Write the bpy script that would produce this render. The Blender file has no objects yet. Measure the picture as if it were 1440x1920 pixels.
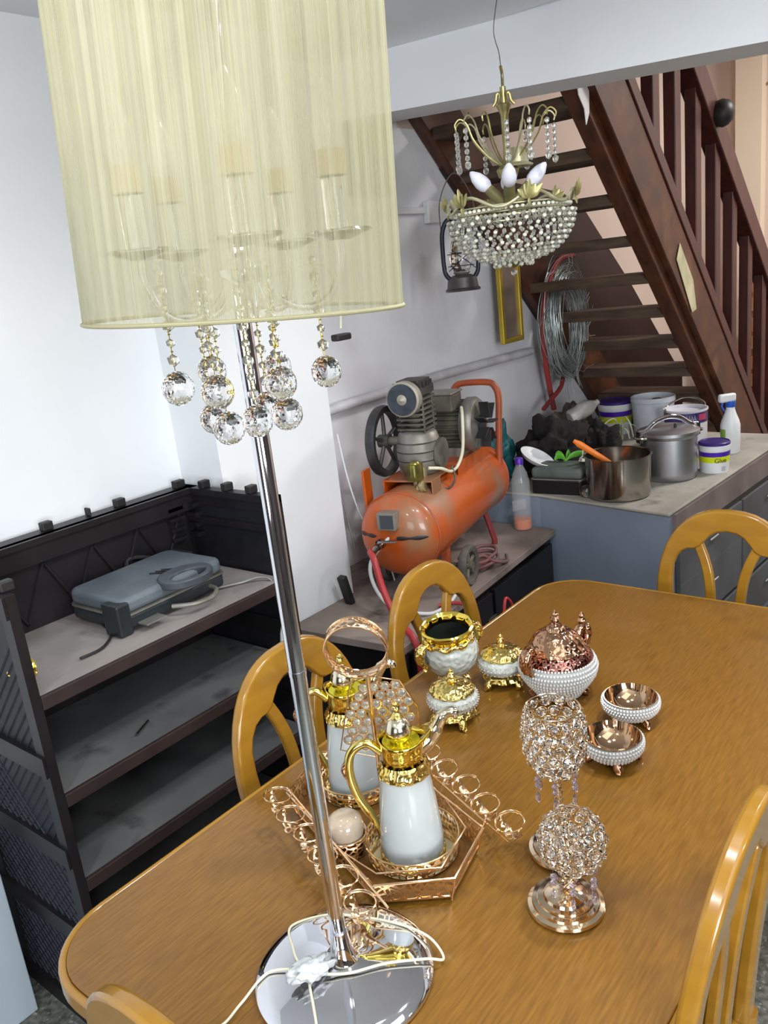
import bpy, math, random
from math import sin, cos, pi, radians, sqrt
from mathutils import Vector, Matrix, noise
random.seed(7)
S = bpy.context.scene
COL = S.collection

# ------------------------------------------------------------------ camera
cam = bpy.data.cameras.new('camera')
cam.sensor_fit = 'VERTICAL'; cam.sensor_height = 36.0; cam.lens = 36.0*1560/1920
cam.clip_start = 0.02; cam.clip_end = 60
camo = bpy.data.objects.new('camera', cam); COL.objects.link(camo); S.camera = camo
camo.matrix_world = Matrix(((0.61786, 0.28147, -0.73418, 0), (-0.77868, 0.08950, -0.62100, 0),
                            (-0.10909, 0.95539, 0.27448, 1.68), (0, 0, 0, 1)))
# ------------------------------------------------------------------ world, exposure
W = bpy.data.worlds.new('world'); S.world = W; W.use_nodes = True
W.node_tree.nodes['Background'].inputs[0].default_value = (0.55, 0.6, 0.68, 1)
W.node_tree.nodes['Background'].inputs[1].default_value = 0.35
S.view_settings.view_transform = 'Standard'; S.view_settings.look = 'None'
S.view_settings.gamma = 1; S.view_settings.use_curve_mapping = False
S.view_settings.exposure = 0.60
S.cycles.max_bounces = 14; S.cycles.transmission_bounces = 14; S.cycles.transparent_max_bounces = 24
S.cycles.caustics_reflective = False; S.cycles.caustics_refractive = False
S.cycles.sample_clamp_indirect = 6

def area(name, loc, size, power, color=(1, 1, 1), rot=(0, 0, 0), shape='DISK', size_y=None):
    l = bpy.data.lights.new(name, 'AREA'); l.shape = shape; l.size = size
    if size_y: l.size_y = size_y
    l.energy = power; l.color = color
    o = bpy.data.objects.new(name, l); o.location = loc; o.rotation_euler = rot; COL.objects.link(o); return o
COOL = (0.93, 0.97, 1.0)
area('ceiling_bulb_light', (1.40, 0.35, 2.33), 0.12, 9, COOL)
area('ceiling_bulb_light', (-0.35, 0.75, 2.33), 0.14, 8, COOL)
area('ceiling_bulb_light', (1.0, 0.62, 2.33), 0.12, 4.5, COOL)
area('ceiling_bulb_light', (1.7, -1.3, 2.33), 0.16, 9, COOL)
area('ceiling_panel_light', (0.5, -0.55, 2.34), 1.6, 8, COOL, shape='RECTANGLE', size_y=1.1)
area('camera_fill_light', (-1.0, -2.4, 1.6), 1.5, 84, (0.94, 0.972, 1.0), rot=(radians(90), 0, radians(-25)), shape='RECTANGLE', size_y=1.2)  # unseen fill added behind the camera to brighten the walls
area('side_fill_light', (-1.75, 0.0, 1.4), 1.0, 17, (0.92, 0.962, 1.0), rot=(0, radians(-90), 0), shape='RECTANGLE', size_y=0.9)  # second unseen fill, added from the left of the camera
area('stairwell_light', (4.9, -0.2, 3.3), 0.7, 70, (1.0, 0.95, 0.92))

# ------------------------------------------------------------------ helpers
def lin(c):
    return tuple((x/255/12.92 if x/255 <= 0.04045 else ((x/255+0.055)/1.055)**2.4) for x in c) + (1,)
_m = {}
def mat(name, c1, c2=None, scale=8, rough=0.5, metal=0, stretch=(1, 1, 1), trans=0, ior=1.45, alpha=1,
        bump=0, lo=0.35, hi=0.65, c3=None, s3=3, t3=0.55, coat=0, detail=6, sheen=0, bscale=None, bdist=0.01):
    if name in _m: return _m[name]
    m = bpy.data.materials.new(name); m.use_nodes = True; nt = m.node_tree; N = nt.nodes; L = nt.links
    b = N['Principled BSDF']; b.inputs['Base Color'].default_value = lin(c1)
    b.inputs['Roughness'].default_value = rough; b.inputs['Metallic'].default_value = metal
    b.inputs['Transmission Weight'].default_value = trans; b.inputs['IOR'].default_value = ior
    b.inputs['Alpha'].default_value = alpha; b.inputs['Coat Weight'].default_value = coat
    b.inputs['Coat Roughness'].default_value = 0.08
    tc = N.new('ShaderNodeTexCoord'); mp = N.new('ShaderNodeMapping'); mp.inputs['Scale'].default_value = stretch
    L.new(tc.outputs['Object'], mp.inputs[0])
    if c2:
        n = N.new('ShaderNodeTexNoise'); n.inputs['Scale'].default_value = scale; n.inputs['Detail'].default_value = detail
        L.new(mp.outputs[0], n.inputs['Vector'])
        r = N.new('ShaderNodeValToRGB'); r.color_ramp.elements[0].color = lin(c1); r.color_ramp.elements[1].color = lin(c2)
        r.color_ramp.elements[0].position = lo; r.color_ramp.elements[1].position = hi
        L.new(n.outputs[0], r.inputs[0]); src = r.outputs[0]
        if c3:
            n2 = N.new('ShaderNodeTexNoise'); n2.inputs['Scale'].default_value = s3; n2.inputs['Detail'].default_value = 8
            L.new(tc.outputs['Object'], n2.inputs['Vector'])
            r2 = N.new('ShaderNodeValToRGB'); r2.color_ramp.elements[0].position = t3; r2.color_ramp.elements[1].position = t3+0.12
            L.new(n2.outputs[0], r2.inputs[0])
            mx = N.new('ShaderNodeMix'); mx.data_type = 'RGBA'
            L.new(r2.outputs[0], mx.inputs[0]); L.new(src, mx.inputs[6]); mx.inputs[7].default_value = lin(c3)
            src = mx.outputs[2]
        L.new(src, b.inputs['Base Color'])
    if bump:
        n = N.new('ShaderNodeTexNoise'); n.inputs['Scale'].default_value = bscale or scale; n.inputs['Detail'].default_value = 5
        L.new(mp.outputs[0], n.inputs['Vector'])
        bp = N.new('ShaderNodeBump'); bp.inputs['Strength'].default_value = bump; bp.inputs['Distance'].default_value = bdist
        L.new(n.outputs[0], bp.inputs['Height']); L.new(bp.outputs[0], b.inputs['Normal'])
    _m[name] = m; return m

def filigree(name, c, rough, scale, thr, metal=1):
    m = mat(name, c, rough=rough, metal=metal); nt = m.node_tree; N = nt.nodes; L = nt.links; b = N['Principled BSDF']
    tc = N.new('ShaderNodeTexCoord'); v = N.new('ShaderNodeTexVoronoi'); v.feature = 'DISTANCE_TO_EDGE'
    v.inputs['Scale'].default_value = scale; L.new(tc.outputs['Object'], v.inputs['Vector'])
    lt = N.new('ShaderNodeMath'); lt.operation = 'LESS_THAN'; lt.inputs[1].default_value = thr
    L.new(v.outputs[0], lt.inputs[0]); L.new(lt.outputs[0], b.inputs['Alpha'])
    bp = N.new('ShaderNodeBump'); bp.inputs['Strength'].default_value = 0.6; bp.inputs['Distance'].default_value = 0.002
    L.new(v.outputs[0], bp.inputs['Height']); L.new(bp.outputs[0], b.inputs['Normal'])
    return m

def embossed(name, c, rough, scale, metal=1, strength=0.8, dist=0.004, c2=None):
    m = mat(name, c, rough=rough, metal=metal); nt = m.node_tree; N = nt.nodes; L = nt.links; b = N['Principled BSDF']
    tc = N.new('ShaderNodeTexCoord'); v = N.new('ShaderNodeTexVoronoi'); v.feature = 'SMOOTH_F1'
    v.inputs['Scale'].default_value = scale; L.new(tc.outputs['Object'], v.inputs['Vector'])
    bp = N.new('ShaderNodeBump'); bp.inputs['Strength'].default_value = strength; bp.inputs['Distance'].default_value = dist
    L.new(v.outputs[0], bp.inputs['Height']); L.new(bp.outputs[0], b.inputs['Normal'])
    return m

class MB:
    def __init__(s): s.v = []; s.f = []
    def add(s, vs, fs, M=None):
        o = len(s.v)
        for p in vs:
            p = Vector(p)
            s.v.append(M @ p if M else p)
        s.f += [tuple(i+o for i in f) for f in fs]; return s
    def box(s, c, d, M=None, taper=1.0):
        x, y, z = c; a, b, h = d[0]/2, d[1]/2, d[2]/2; t = taper
        vs = [(x-a, y-b, z-h), (x+a, y-b, z-h), (x+a, y+b, z-h), (x-a, y+b, z-h),
              (x-a*t, y-b*t, z+h), (x+a*t, y-b*t, z+h), (x+a*t, y+b*t, z+h), (x-a*t, y+b*t, z+h)]
        return s.add(vs, [(3, 2, 1, 0), (4, 5, 6, 7), (0, 1, 5, 4), (1, 2, 6, 5), (2, 3, 7, 6), (3, 0, 4, 7)], M)
    def b2(s, lo, hi, M=None):
        return s.box([(lo[i]+hi[i])/2 for i in range(3)], [hi[i]-lo[i] for i in range(3)], M)
    def tube(s, pts, r, n=8, closed=False, M=None, flat=1.0):
        pts = [Vector(p) for p in pts]; k = len(pts); vs = []; fs = []
        rs = r if isinstance(r, (list, tuple)) else [r]*k
        up = None
        for i, p in enumerate(pts):
            if closed: t = pts[(i+1) % k]-pts[i-1]
            else: t = pts[min(i+1, k-1)]-pts[max(i-1, 0)]
            t.normalize()
            if up is None:
                up = Vector((0, 0, 1)) if abs(t.z) < 0.9 else Vector((1, 0, 0))
            u = (up - t*up.dot(t))
            if u.length < 1e-5: u = Vector((1, 0, 0)) - t*t.x
            u.normalize(); up = u; w = t.cross(u)
            for j in range(n):
                a = 2*pi*j/n; vs.append(p + (u*cos(a)+w*sin(a)*flat)*rs[i])
        m = k if closed else k-1
        for i in range(m):
            for j in range(n):
                a = i*n+j; b = i*n+(j+1) % n; c = ((i+1) % k)*n+(j+1) % n; d = ((i+1) % k)*n+j
                fs.append((a, b, c, d))
        if not closed:
            fs.append(tuple(range(n-1, -1, -1))); fs.append(tuple((k-1)*n+j for j in range(n)))
        return s.add(vs, fs, M)
    def lathe(s, prof, n=32, c=(0, 0, 0), M=None, ang=2*pi, lobes=0, amp=0):
        vs = []; fs = []; k = len(prof)
        for j in range(n):
            a = ang*j/n; q = 1+amp*cos(lobes*a) if lobes else 1
            for (r, z) in prof: vs.append((c[0]+r*q*cos(a), c[1]+r*q*sin(a), c[2]+z))
        for j in range(n):
            j2 = (j+1) % n
            for i in range(k-1): fs.append((j*k+i, j2*k+i, j2*k+i+1, j*k+i+1))
        return s.add(vs, fs, M)
    def sph(s, c, r, seg=10, rings=6, M=None, sz=1.0):
        prof = [(r*sin(pi*i/rings)+1e-6, -r*cos(pi*i/rings)*sz) for i in range(rings+1)]
        return s.lathe(prof, seg, c, M)
    def ico(s, c, r, sub=1, sz=1.0, M=None):
        import bmesh
        bm = bmesh.new(); bmesh.ops.create_icosphere(bm, subdivisions=sub, radius=r)
        vs = [(v.co.x+c[0], v.co.y+c[1], v.co.z*sz+c[2]) for v in bm.verts]
        fs = [tuple(v.index for v in f.verts) for f in bm.faces]; bm.free()
        return s.add(vs, fs, M)
    def prism(s, poly, z0, z1, M=None, inset=0):
        k = len(poly); vs = [(x, y, z0) for x, y in poly]+[(x, y, z1) for x, y in poly]
        fs = [tuple(range(k-1, -1, -1)), tuple(range(k, 2*k))]+[(i, (i+1) % k, k+(i+1) % k, k+i) for i in range(k)]
        return s.add(vs, fs, M)
    def strip(s, A, B, t, M=None, closed=False):
        """band between 2D curves A and B in XZ with thickness t along y"""
        k = len(A); vs = []
        for y in (-t/2, t/2):
            for q in (A, B):
                for p in q: vs.append((p[0], y+(p[2] if len(p) > 2 else 0), p[1]))
        fs = []
        for i in range(k-1 if not closed else k):
            j = (i+1) % k
            fs += [(i, j, k+j, k+i), (2*k+i, 3*k+i, 3*k+j, 2*k+j), (i, 2*k+i, 2*k+j, j), (k+i, k+j, 3*k+j, 3*k+i)]
        if not closed:
            fs += [(0, k, 3*k, 2*k), (k-1, 3*k-1, 4*k-1, 2*k-1)]
        return s.add(vs, fs, M)
    def build(s, name, m, parent=None, smooth=40, bevel=0, seg=2, sub=0, solid=0):
        me = bpy.data.meshes.new(name); me.from_pydata([tuple(v) for v in s.v], [], s.f); me.update()
        import bmesh
        bm = bmesh.new(); bm.from_mesh(me); bmesh.ops.recalc_face_normals(bm, faces=bm.faces); bm.to_mesh(me); bm.free()
        if m: me.materials.append(m)
        if smooth:
            me.shade_smooth()
            try: me.set_sharp_from_angle(angle=radians(smooth))
            except Exception: pass
        o = bpy.data.objects.new(name, me); COL.objects.link(o)
        if parent: o.parent = parent
        if solid:
            q = o.modifiers.new('solidify', 'SOLIDIFY'); q.thickness = solid; q.offset = 0
        if bevel:
            q = o.modifiers.new('bevel', 'BEVEL'); q.width = bevel; q.segments = seg; q.limit_method = 'ANGLE'; q.angle_limit = radians(40)
        if sub:
            q = o.modifiers.new('sub', 'SUBSURF'); q.levels = sub; q.render_levels = sub
        return o
def T(loc=(0, 0, 0), rot=(0, 0, 0), sc=(1, 1, 1)):
    return Matrix.Translation(loc) @ (Matrix.Rotation(rot[2], 4, 'Z') @ Matrix.Rotation(rot[1], 4, 'Y') @ Matrix.Rotation(rot[0], 4, 'X')) @ Matrix.Diagonal((*sc, 1))
def circ(r, n=24, z=0, c=(0, 0), a0=0, a1=2*pi, end=False):
    m = n if not end else n-1
    return [(c[0]+r*cos(a0+(a1-a0)*i/m), c[1]+r*sin(a0+(a1-a0)*i/m), z) for i in range(n)]
def spline(P, n=10):
    P = [Vector(p) for p in P]; out = []
    for i in range(len(P)-1):
        p0 = P[max(i-1, 0)]; p1 = P[i]; p2 = P[i+1]; p3 = P[min(i+2, len(P)-1)]
        for j in range(n):
            t = j/n; out.append(0.5*((2*p1)+(-p0+p2)*t+(2*p0-5*p1+4*p2-p3)*t*t+(-p0+3*p1-3*p2+p3)*t**3))
    out.append(P[-1]); return out
def tag(o, label, cat, group=None, kind=None):
    o['label'] = label; o['category'] = cat
    if group: o['group'] = group
    if kind: o['kind'] = kind
    return o
def thing(name, label, cat, loc=(0, 0, 0), rotz=0, group=None, rot=None):
    o = bpy.data.objects.new(name, None); COL.objects.link(o); o.empty_display_size = 0.05
    o.location = loc; o.rotation_euler = rot if rot else (0, 0, rotz)
    return tag(o, label, cat, group)
def struct(o, label=None):
    o['kind'] = 'structure'
    if label: o['label'] = label
    return o
def dup(root, loc, rotz, label, group=None, rot=None):
    r = root.copy(); COL.objects.link(r); r.location = loc; r.rotation_euler = rot if rot else (0, 0, rotz); r['label'] = label
    if group: r['group'] = group
    for ch in list(root.children):
        c = ch.copy(); COL.objects.link(c); c.parent = r
        for g in ch.children:
            d = g.copy(); COL.objects.link(d); d.parent = c
    return r

# ------------------------------------------------------------------ materials
WALL = mat('white_plaster', (238, 240, 242), (230, 233, 236), scale=2.2, rough=0.75, c3=(216, 218, 222), s3=1.3, t3=0.68, bump=0.15, bscale=30, bdist=0.004)
WALLD = mat('stained_plaster', (232, 232, 236), (214, 213, 218), scale=1.8, rough=0.8, c3=(160, 158, 165), s3=1.6, t3=0.62, bump=0.25, bscale=22, bdist=0.005)
CEIL = mat('ceiling_paint', (236, 239, 242), (228, 231, 235), scale=1.5, rough=0.7)
TAN = mat('stairwell_tan', (216, 198, 186), (206, 188, 176), scale=1.2, rough=0.85)
FLOOR = mat('terrazzo', (120, 122, 112), (70, 72, 66), scale=60, rough=0.5, c3=(168, 170, 160), s3=70, t3=0.58)
TOP = mat('table_veneer', (112, 75, 23), (138, 96, 36), scale=14, rough=0.3, stretch=(1.3, 16, 16), lo=0.3, hi=0.72, coat=0.25, c3=(98, 66, 30), s3=2.5, t3=0.6)
HONEY = mat('honey_lacquer', (160, 116, 36), (148, 104, 32), scale=6, rough=0.22, stretch=(1, 1, 5), coat=0.5)
STAIRW = mat('stair_stain', (86, 46, 24), (58, 30, 18), scale=9, rough=0.45, stretch=(1, 4, 1.5), c3=(98, 62, 36), s3=4, t3=0.6)
STAIRD = mat('baluster_stain', (74, 34, 28), (56, 24, 22), scale=12, rough=0.4, stretch=(2, 2, 0.5), c3=(84, 50, 32), s3=6, t3=0.66)
TREAD = mat('tread_wood', (88, 70, 54), (58, 44, 34), scale=9, rough=0.7, stretch=(3, 0.6, 3))
CHROME = mat('chrome', (226, 226, 232), rough=0.04, metal=1)
STEEL = mat('steel', (190, 186, 180), (160, 152, 146), scale=5, rough=0.16, metal=1)
ALU = mat('aluminium', (190, 192, 198), (172, 174, 182), scale=6, rough=0.36, metal=1)
GOLD = mat('polished_gold', (238, 210, 96), rough=0.1, metal=1)
GOLDE = embossed('embossed_gold', (236, 210, 124), 0.14, 110, strength=0.9, dist=0.005)
ROSE = mat('rose_gold', (250, 212, 170), rough=0.15, metal=1)
ROSEF = filigree('rose_gold_filigree', (253, 224, 186), 0.26, 84, 0.105)
ROSEH = filigree('rose_gold_ribbon', (253, 222, 184), 0.26, 95, 0.13)
BRONZE = embossed('rose_bronze', (190, 148, 118), 0.13, 90, strength=0.8, dist=0.005)
BRONZES = mat('smooth_rose_bronze', (190, 156, 124), rough=0.08, metal=1)
CHAMP = mat('champagne_metal', (232, 210, 180), rough=0.1, metal=1)
GLASS = mat('clear_glass', (255, 255, 255), rough=0.0, trans=1, ior=1.5)
CRYS = mat('crystal', (255, 255, 255), rough=0.0, trans=1, ior=1.62)
CRYSD = mat('dull_crystal', (238, 240, 232), rough=0.12, trans=0.85, ior=1.45)
WHITEC = mat('white_ceramic', (186, 192, 192), rough=0.14, coat=0.5)
PEARL = mat('pearl', (204, 202, 198), rough=0.2, coat=0.6)
PEARLW = embossed('studded_ceramic', (196, 200, 192), 0.2, 85, metal=0, strength=0.8, dist=0.006)
BLACKP = mat('dusty_black_plastic', (26, 24, 25), (40, 38, 38), scale=5, rough=0.5, c3=(60, 56, 54), s3=7, t3=0.64)
LATT = mat('dark_shelf_plastic', (20, 17, 19), (30, 26, 29), scale=9, rough=0.45)
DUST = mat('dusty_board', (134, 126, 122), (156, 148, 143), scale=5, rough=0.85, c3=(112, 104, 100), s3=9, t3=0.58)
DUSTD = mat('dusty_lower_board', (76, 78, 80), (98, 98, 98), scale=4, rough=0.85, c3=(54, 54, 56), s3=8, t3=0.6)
BROWNE = mat('brown_board_edge', (38, 27, 26), (50, 37, 34), scale=9, rough=0.6)
BENCHT = mat('dirty_bench_board', (118, 106, 100), (148, 134, 126), scale=4, rough=0.8, c3=(78, 66, 60), s3=5, t3=0.56)
BLACKB = mat('black_laminate', (20, 18, 20), (28, 26, 28), scale=3, rough=0.35)
CONC = mat('concrete_top', (140, 136, 126), (166, 162, 152), scale=5, rough=0.85, c3=(112, 108, 100), s3=7, t3=0.6, bump=0.3, bscale=30, bdist=0.003)
BLUEP = mat('blue_grey_paint', (128, 140, 156), (116, 128, 144), scale=3, rough=0.5, c3=(104, 116, 130), s3=4, t3=0.64)
GREYP = mat('grey_drawer_paint', (84, 86, 90), (70, 70, 72), scale=5, rough=0.55)
ORANGE = mat('orange_enamel', (186, 84, 20), (172, 74, 20), scale=4, rough=0.35, c3=(148, 104, 74), s3=3.6, t3=0.46, coat=0.3)
ORANGER = mat('rusty_orange_tube', (176, 84, 44), (146, 72, 50), scale=14, rough=0.45)
IRON = mat('dusty_iron', (78, 74, 68), (112, 108, 98), scale=14, rough=0.65, metal=0.3)
ALUD = mat('dusty_aluminium', (150, 148, 142), (122, 118, 110), scale=10, rough=0.45, metal=0.5)
BLACK = mat('black_rubber', (22, 22, 24), (44, 42, 42), scale=10, rough=0.5)
REDH = mat('red_hose', (196, 52, 60), (170, 60, 60), scale=8, rough=0.4)
REDO = mat('old_red_hose', (150, 52, 48), (110, 44, 44), scale=8, rough=0.5)
WHITEP = mat('white_plastic', (220, 222, 224), rough=0.35)
CREAM = mat('cream_cord', (220, 216, 190), rough=0.4)
WIRE = mat('galvanised_wire', (196, 204, 204), (140, 150, 146), scale=8, rough=0.4, metal=0.6)
TGOLD = mat('tarnished_gold', (176, 166, 112), (140, 130, 88), scale=20, rough=0.35, metal=0.85)
TCREAM = mat('tarnished_cream_metal', (196, 192, 160), (158, 152, 116), scale=22, rough=0.4, metal=0.5)
PURPLE = mat('purple_plastic', (74, 32, 160), rough=0.35)
LIME = mat('lime_label', (206, 216, 24), rough=0.4)
BLUE = mat('blue_plastic', (44, 90, 190), rough=0.35)
MIRROR = mat('mirror_glass', (150, 136, 124), (128, 114, 104), scale=5, rough=0.3, metal=0.5)
GRILL = mat('grill_shell', (84, 92, 100), (104, 112, 118), scale=9, rough=0.5, c3=(74, 84, 96), s3=8, t3=0.6)
GRILLD = mat('grill_dark', (30, 36, 40), (44, 50, 54), scale=7, rough=0.4)

# ------------------------------------------------------------------ setting
def slab(name, lo, hi, m, label=None, bevel=0):
    return struct(MB().b2(lo, hi).build(name, m, smooth=0, bevel=bevel), label)
slab('floor', (-1.9, -2.7, -0.1), (6.6, 2.3, 0.0), FLOOR)
slab('ceiling', (-1.9, -2.7, 2.375), (2.47, 2.3, 2.5), CEIL)
slab('wall_back', (-1.9, 2.05, 0), (1.7, 2.2, 2.375), WALL, 'white plaster wall behind the dark shelf unit')
slab('wall_recess', (1.7, 2.05, 0), (6.6, 2.2, 2.375), WALLD, 'stained white plaster wall behind the compressor and under the stairs')
# lower right of the back wall under the stairs is white; above the stair line pinkish tan
def wall_poly(name, poly, y0, y1, m):
    Mx = Matrix(((1, 0, 0, 0), (0, 0, 1, 0), (0, 1, 0, 0), (0, 0, 0, 1)))
    return struct(MB().prism(poly, y0, y1, Mx).build(name, m, smooth=0))
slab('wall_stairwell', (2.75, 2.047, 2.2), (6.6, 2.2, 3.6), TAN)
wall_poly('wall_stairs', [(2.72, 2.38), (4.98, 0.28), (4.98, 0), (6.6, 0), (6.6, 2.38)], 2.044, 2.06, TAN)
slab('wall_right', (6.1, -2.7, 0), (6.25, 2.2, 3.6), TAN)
DIM = mat('cluttered_shop_wall', (96, 88, 84), (40, 36, 36), scale=2.5, rough=0.8, c3=(130, 118, 104), s3=4, t3=0.6)
slab('wall_front', (-1.9, -2.8, 0), (6.6, -2.65, 3.6), DIM)
slab('wall_left', (-2.0, -2.7, 0), (-1.85, 2.2, 2.5), DIM)
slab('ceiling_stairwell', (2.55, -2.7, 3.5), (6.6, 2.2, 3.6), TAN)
slab('wall_above_beam', (2.47, -2.7, 2.45), (2.6, 2.2, 3.6), CEIL)
slab('wall_pillar', (1.50, 1.86, 0), (1.985, 2.06, 2.375), WALL, 'white plaster pillar standing between shelf unit and compressor')
# beam, very slightly out of true
bm_ = MB()
A = (2.385, 2.06); B = (2.80, 0.2); Cc = (3.30, -2.7)
v = [(2.372, 2.06, 2.195), (2.56, 0.90, 2.162), (3.2, -2.7, 2.06)]
vs = []
for (x, y, z) in v: vs += [(x, y, z), (x+0.20, y, z), (x+0.20, y, 2.46), (x, y, 2.46)]
fs = [(0, 1, 2, 3), (8, 11, 10, 9)]
for k in (0, 4):
    for j in range(4): fs.append((k+j, k+4+j, k+4+(j+1) % 4, k+(j+1) % 4))
bm_.add(vs, fs); struct(bm_.build('trim_1', CEIL, smooth=0), 'white painted beam crossing in front of the staircase')
slab('trim_2', (6.0, 1.62, 0), (6.1, 1.78, 3.5), mat('cream_trim', (226, 210, 188), rough=0.7), 'cream vertical duct on the far wall behind the balusters')
# pipe along the wall
pp = spline([(1.9, 2.02, 1.225), (2.0, 2.02, 1.23), (2.72, 2.02, 1.245), (3.62, 2.02, 1.24)], 6)
tag(MB().tube(pp, 0.019, 12).build('wall_pipe', mat('painted_pipe', (214, 214, 220), (180, 178, 184), scale=7, rough=0.5)), 'white painted pipe running along the wall above the compressor', 'pipe')

# ------------------------------------------------------------------ staircase
st = thing('staircase', 'dark brown wooden open staircase with vertical slat balustrade rising behind the beam', 'staircase', (4.9, 1.7, 0))
def SL(x): return 2.218-0.93*(x-2.833)
def loc_(p): return (p[0]-4.9, p[1]-1.7, p[2])
def slope_bar(x0, x1, off0, off1, y0, y1):
    vs = []
    for x in (x0, x1):
        for y in (y0, y1):
            for o in (off0, off1): vs.append(loc_((x, y, SL(x)+o)))
    return vs, [(0, 1, 3, 2), (4, 6, 7, 5), (0, 4, 5, 1), (2, 3, 7, 6), (0, 2, 6, 4), (1, 5, 7, 3)]
a, b = slope_bar(2.60, 5.2, 0.0, 0.31, 1.355, 1.42)
MB().add(a, b).build('stringer', STAIRW, st, smooth=0, bevel=0.004)
a, b = slope_bar(2.60, 5.2, 0.07, 0.36, 1.325, 1.356)
MB().add(a, b).build('outer_board', STAIRW, st, smooth=0, bevel=0.004)
a, b = slope_bar(2.62, 5.2, 0.0, 0.31, 1.985, 2.043)
MB().add(a, b).build('stringer', STAIRW, st, smooth=0, bevel=0.004)
a, b = slope_bar(2.7, 5.2, 0.36, 0.44, 1.318, 1.41)
MB().add(a, b).build('bottom_rail', STAIRD, st, smooth=0, bevel=0.004)
for k in range(-4, 10):
    z = 1.695-0.16*k; x = 2.833+(2.218-z)/0.93+0.015
    if z < 0.08: continue
    MB().b2(loc_((x, 1.415, z-0.022)), loc_((x+0.235, 1.99, z+0.022))).build('tread', TREAD, st, smooth=0, bevel=0.004)
def RL(x): return 2.401-0.80*(x-3.979)
for i, x in enumerate([3.03, 3.26, 3.50, 3.735, 3.985, 4.25, 4.51, 4.78, 5.05]):
    zt = RL(x)-0.06; zb = SL(x)+0.40
    MB().b2(loc_((x-0.035, 1.335, zb)), loc_((x+0.035, 1.385, zt))).build('baluster', STAIRD, st, smooth=0, bevel=0.004)
vs = []
for x in (3.2, 5.30):
    for y in (1.315, 1.405):
        for o in (-0.13, 0.02): vs.append(loc_((x, y, RL(x)+o)))
MB().add(vs, [(0, 1, 3, 2), (4, 6, 7, 5), (0, 4, 5, 1), (2, 3, 7, 6), (0, 2, 6, 4), (1, 5, 7, 3)]).build('handrail', STAIRD, st, smooth=0, bevel=0.006)
MB().b2(loc_((5.2, 1.31, 0)), loc_((5.29, 1.42, RL(5.25)))).build('newel_post', STAIRD, st, smooth=0, bevel=0.006)
PAP = mat('stained_paper', (198, 190, 160), (160, 160, 120), scale=10, rough=0.8)
q = MB(); q.add([loc_(p) for p in [(3.66, 1.321, 1.60), (3.70, 1.321, 1.665), (3.86, 1.321, 1.50), (3.90, 1.321, 1.37), (3.845, 1.321, 1.36)]], [(0, 1, 2, 3, 4)])
q.build('pasted_paper', PAP, st, smooth=0, solid=0.002)['label'] = 'torn pale paper pasted on the stringer'
q = MB(); q.add([loc_(p) for p in [(2.835, 1.352, 2.235), (2.93, 1.352, 2.215), (2.925, 1.352, 2.13), (2.90, 1.352, 2.09), (2.89, 1.352, 2.14), (2.85, 1.352, 2.18)]], [(0, 1, 2, 3, 4, 5)])
q.build('torn_plaster_patch', WHITEP, st, smooth=0, solid=0.003)
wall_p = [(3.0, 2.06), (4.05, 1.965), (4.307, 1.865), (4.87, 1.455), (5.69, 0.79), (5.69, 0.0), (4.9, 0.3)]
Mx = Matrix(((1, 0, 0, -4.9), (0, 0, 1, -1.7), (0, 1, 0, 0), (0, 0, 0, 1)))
MB().prism(wall_p, 2.025, 2.043, Mx).build('dark_wall_area', mat('dark_maroon', (46, 20, 24), (34, 18, 20), scale=6, rough=0.5), st, smooth=0)  # flat dark maroon shape on the wall above the far stringer
kb = MB().ico((0, 0, 0), 0.055, 2, 1.1)
o = kb.build('hanging_bundle', BLACK); o.location = (4.18, 1.295, 2.20); tag(o, 'small dark round bundle tied to the stair handrail', 'bundle')

# ------------------------------------------------------------------ dining table
tb = thing('dining_table', 'long rounded dining table with brown wood grain top and honey edge', 'table', (1.26, 0.7245, 0))
def rrect(x0, y0, x1, y1, r, n=10):
    P = []
    for cx, cy, a in ((x1-r, y1-r, 0), (x0+r, y1-r, 90), (x0+r, y0+r, 180), (x1-r, y0+r, 270)):
        for i in range(n+1):
            t = radians(a+90*i/n); P.append((cx+r*cos(t), cy+r*sin(t)))
    return P
hx, hy = 0.86, 0.4255
MB().prism(rrect(-hx+.012, -hy+.012, hx-.012, hy-.012, 0.12), 0.730, 0.750).build('tabletop', TOP, tb, bevel=0.002)
ou = rrect(-hx, -hy, hx, hy, 0.13); inn = rrect(-hx+.0125, -hy+.0125, hx-.0125, hy-.0125, 0.12)
k = len(ou); vs = [(x, y, z) for z in (0.715, 0.7495) for P in (ou, inn) for x, y in P]; fs = []
for i in range(k):
    j = (i+1) % k; fs += [(i, j, 2*k+j, 2*k+i), (k+i, 3*k+i, 3*k+j, k+j), (2*k+i, 2*k+j, 3*k+j, 3*k+i), (i, k+i, k+j, j)]
MB().add(vs, fs).build('edge_banding', HONEY, tb, bevel=0.006, seg=3)
q = MB()
for s in (-1, 1):
    q.box((0, s*(hy-0.09), 0.675), (2*hx-0.24, 0.022, 0.08)); q.box((s*(hx-0.12), 0, 0.675), (0.022, 2*hy-0.2, 0.08))
q.build('apron', HONEY, tb, smooth=0)
for sx in (-1, 1):
    for sy in (-1, 1):
        MB().box((sx*(hx-0.14), sy*(hy-0.11), 0.3575), (0.07, 0.07, 0.713), taper=1.0).build('leg', HONEY, tb, smooth=0, bevel=0.006)

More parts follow.
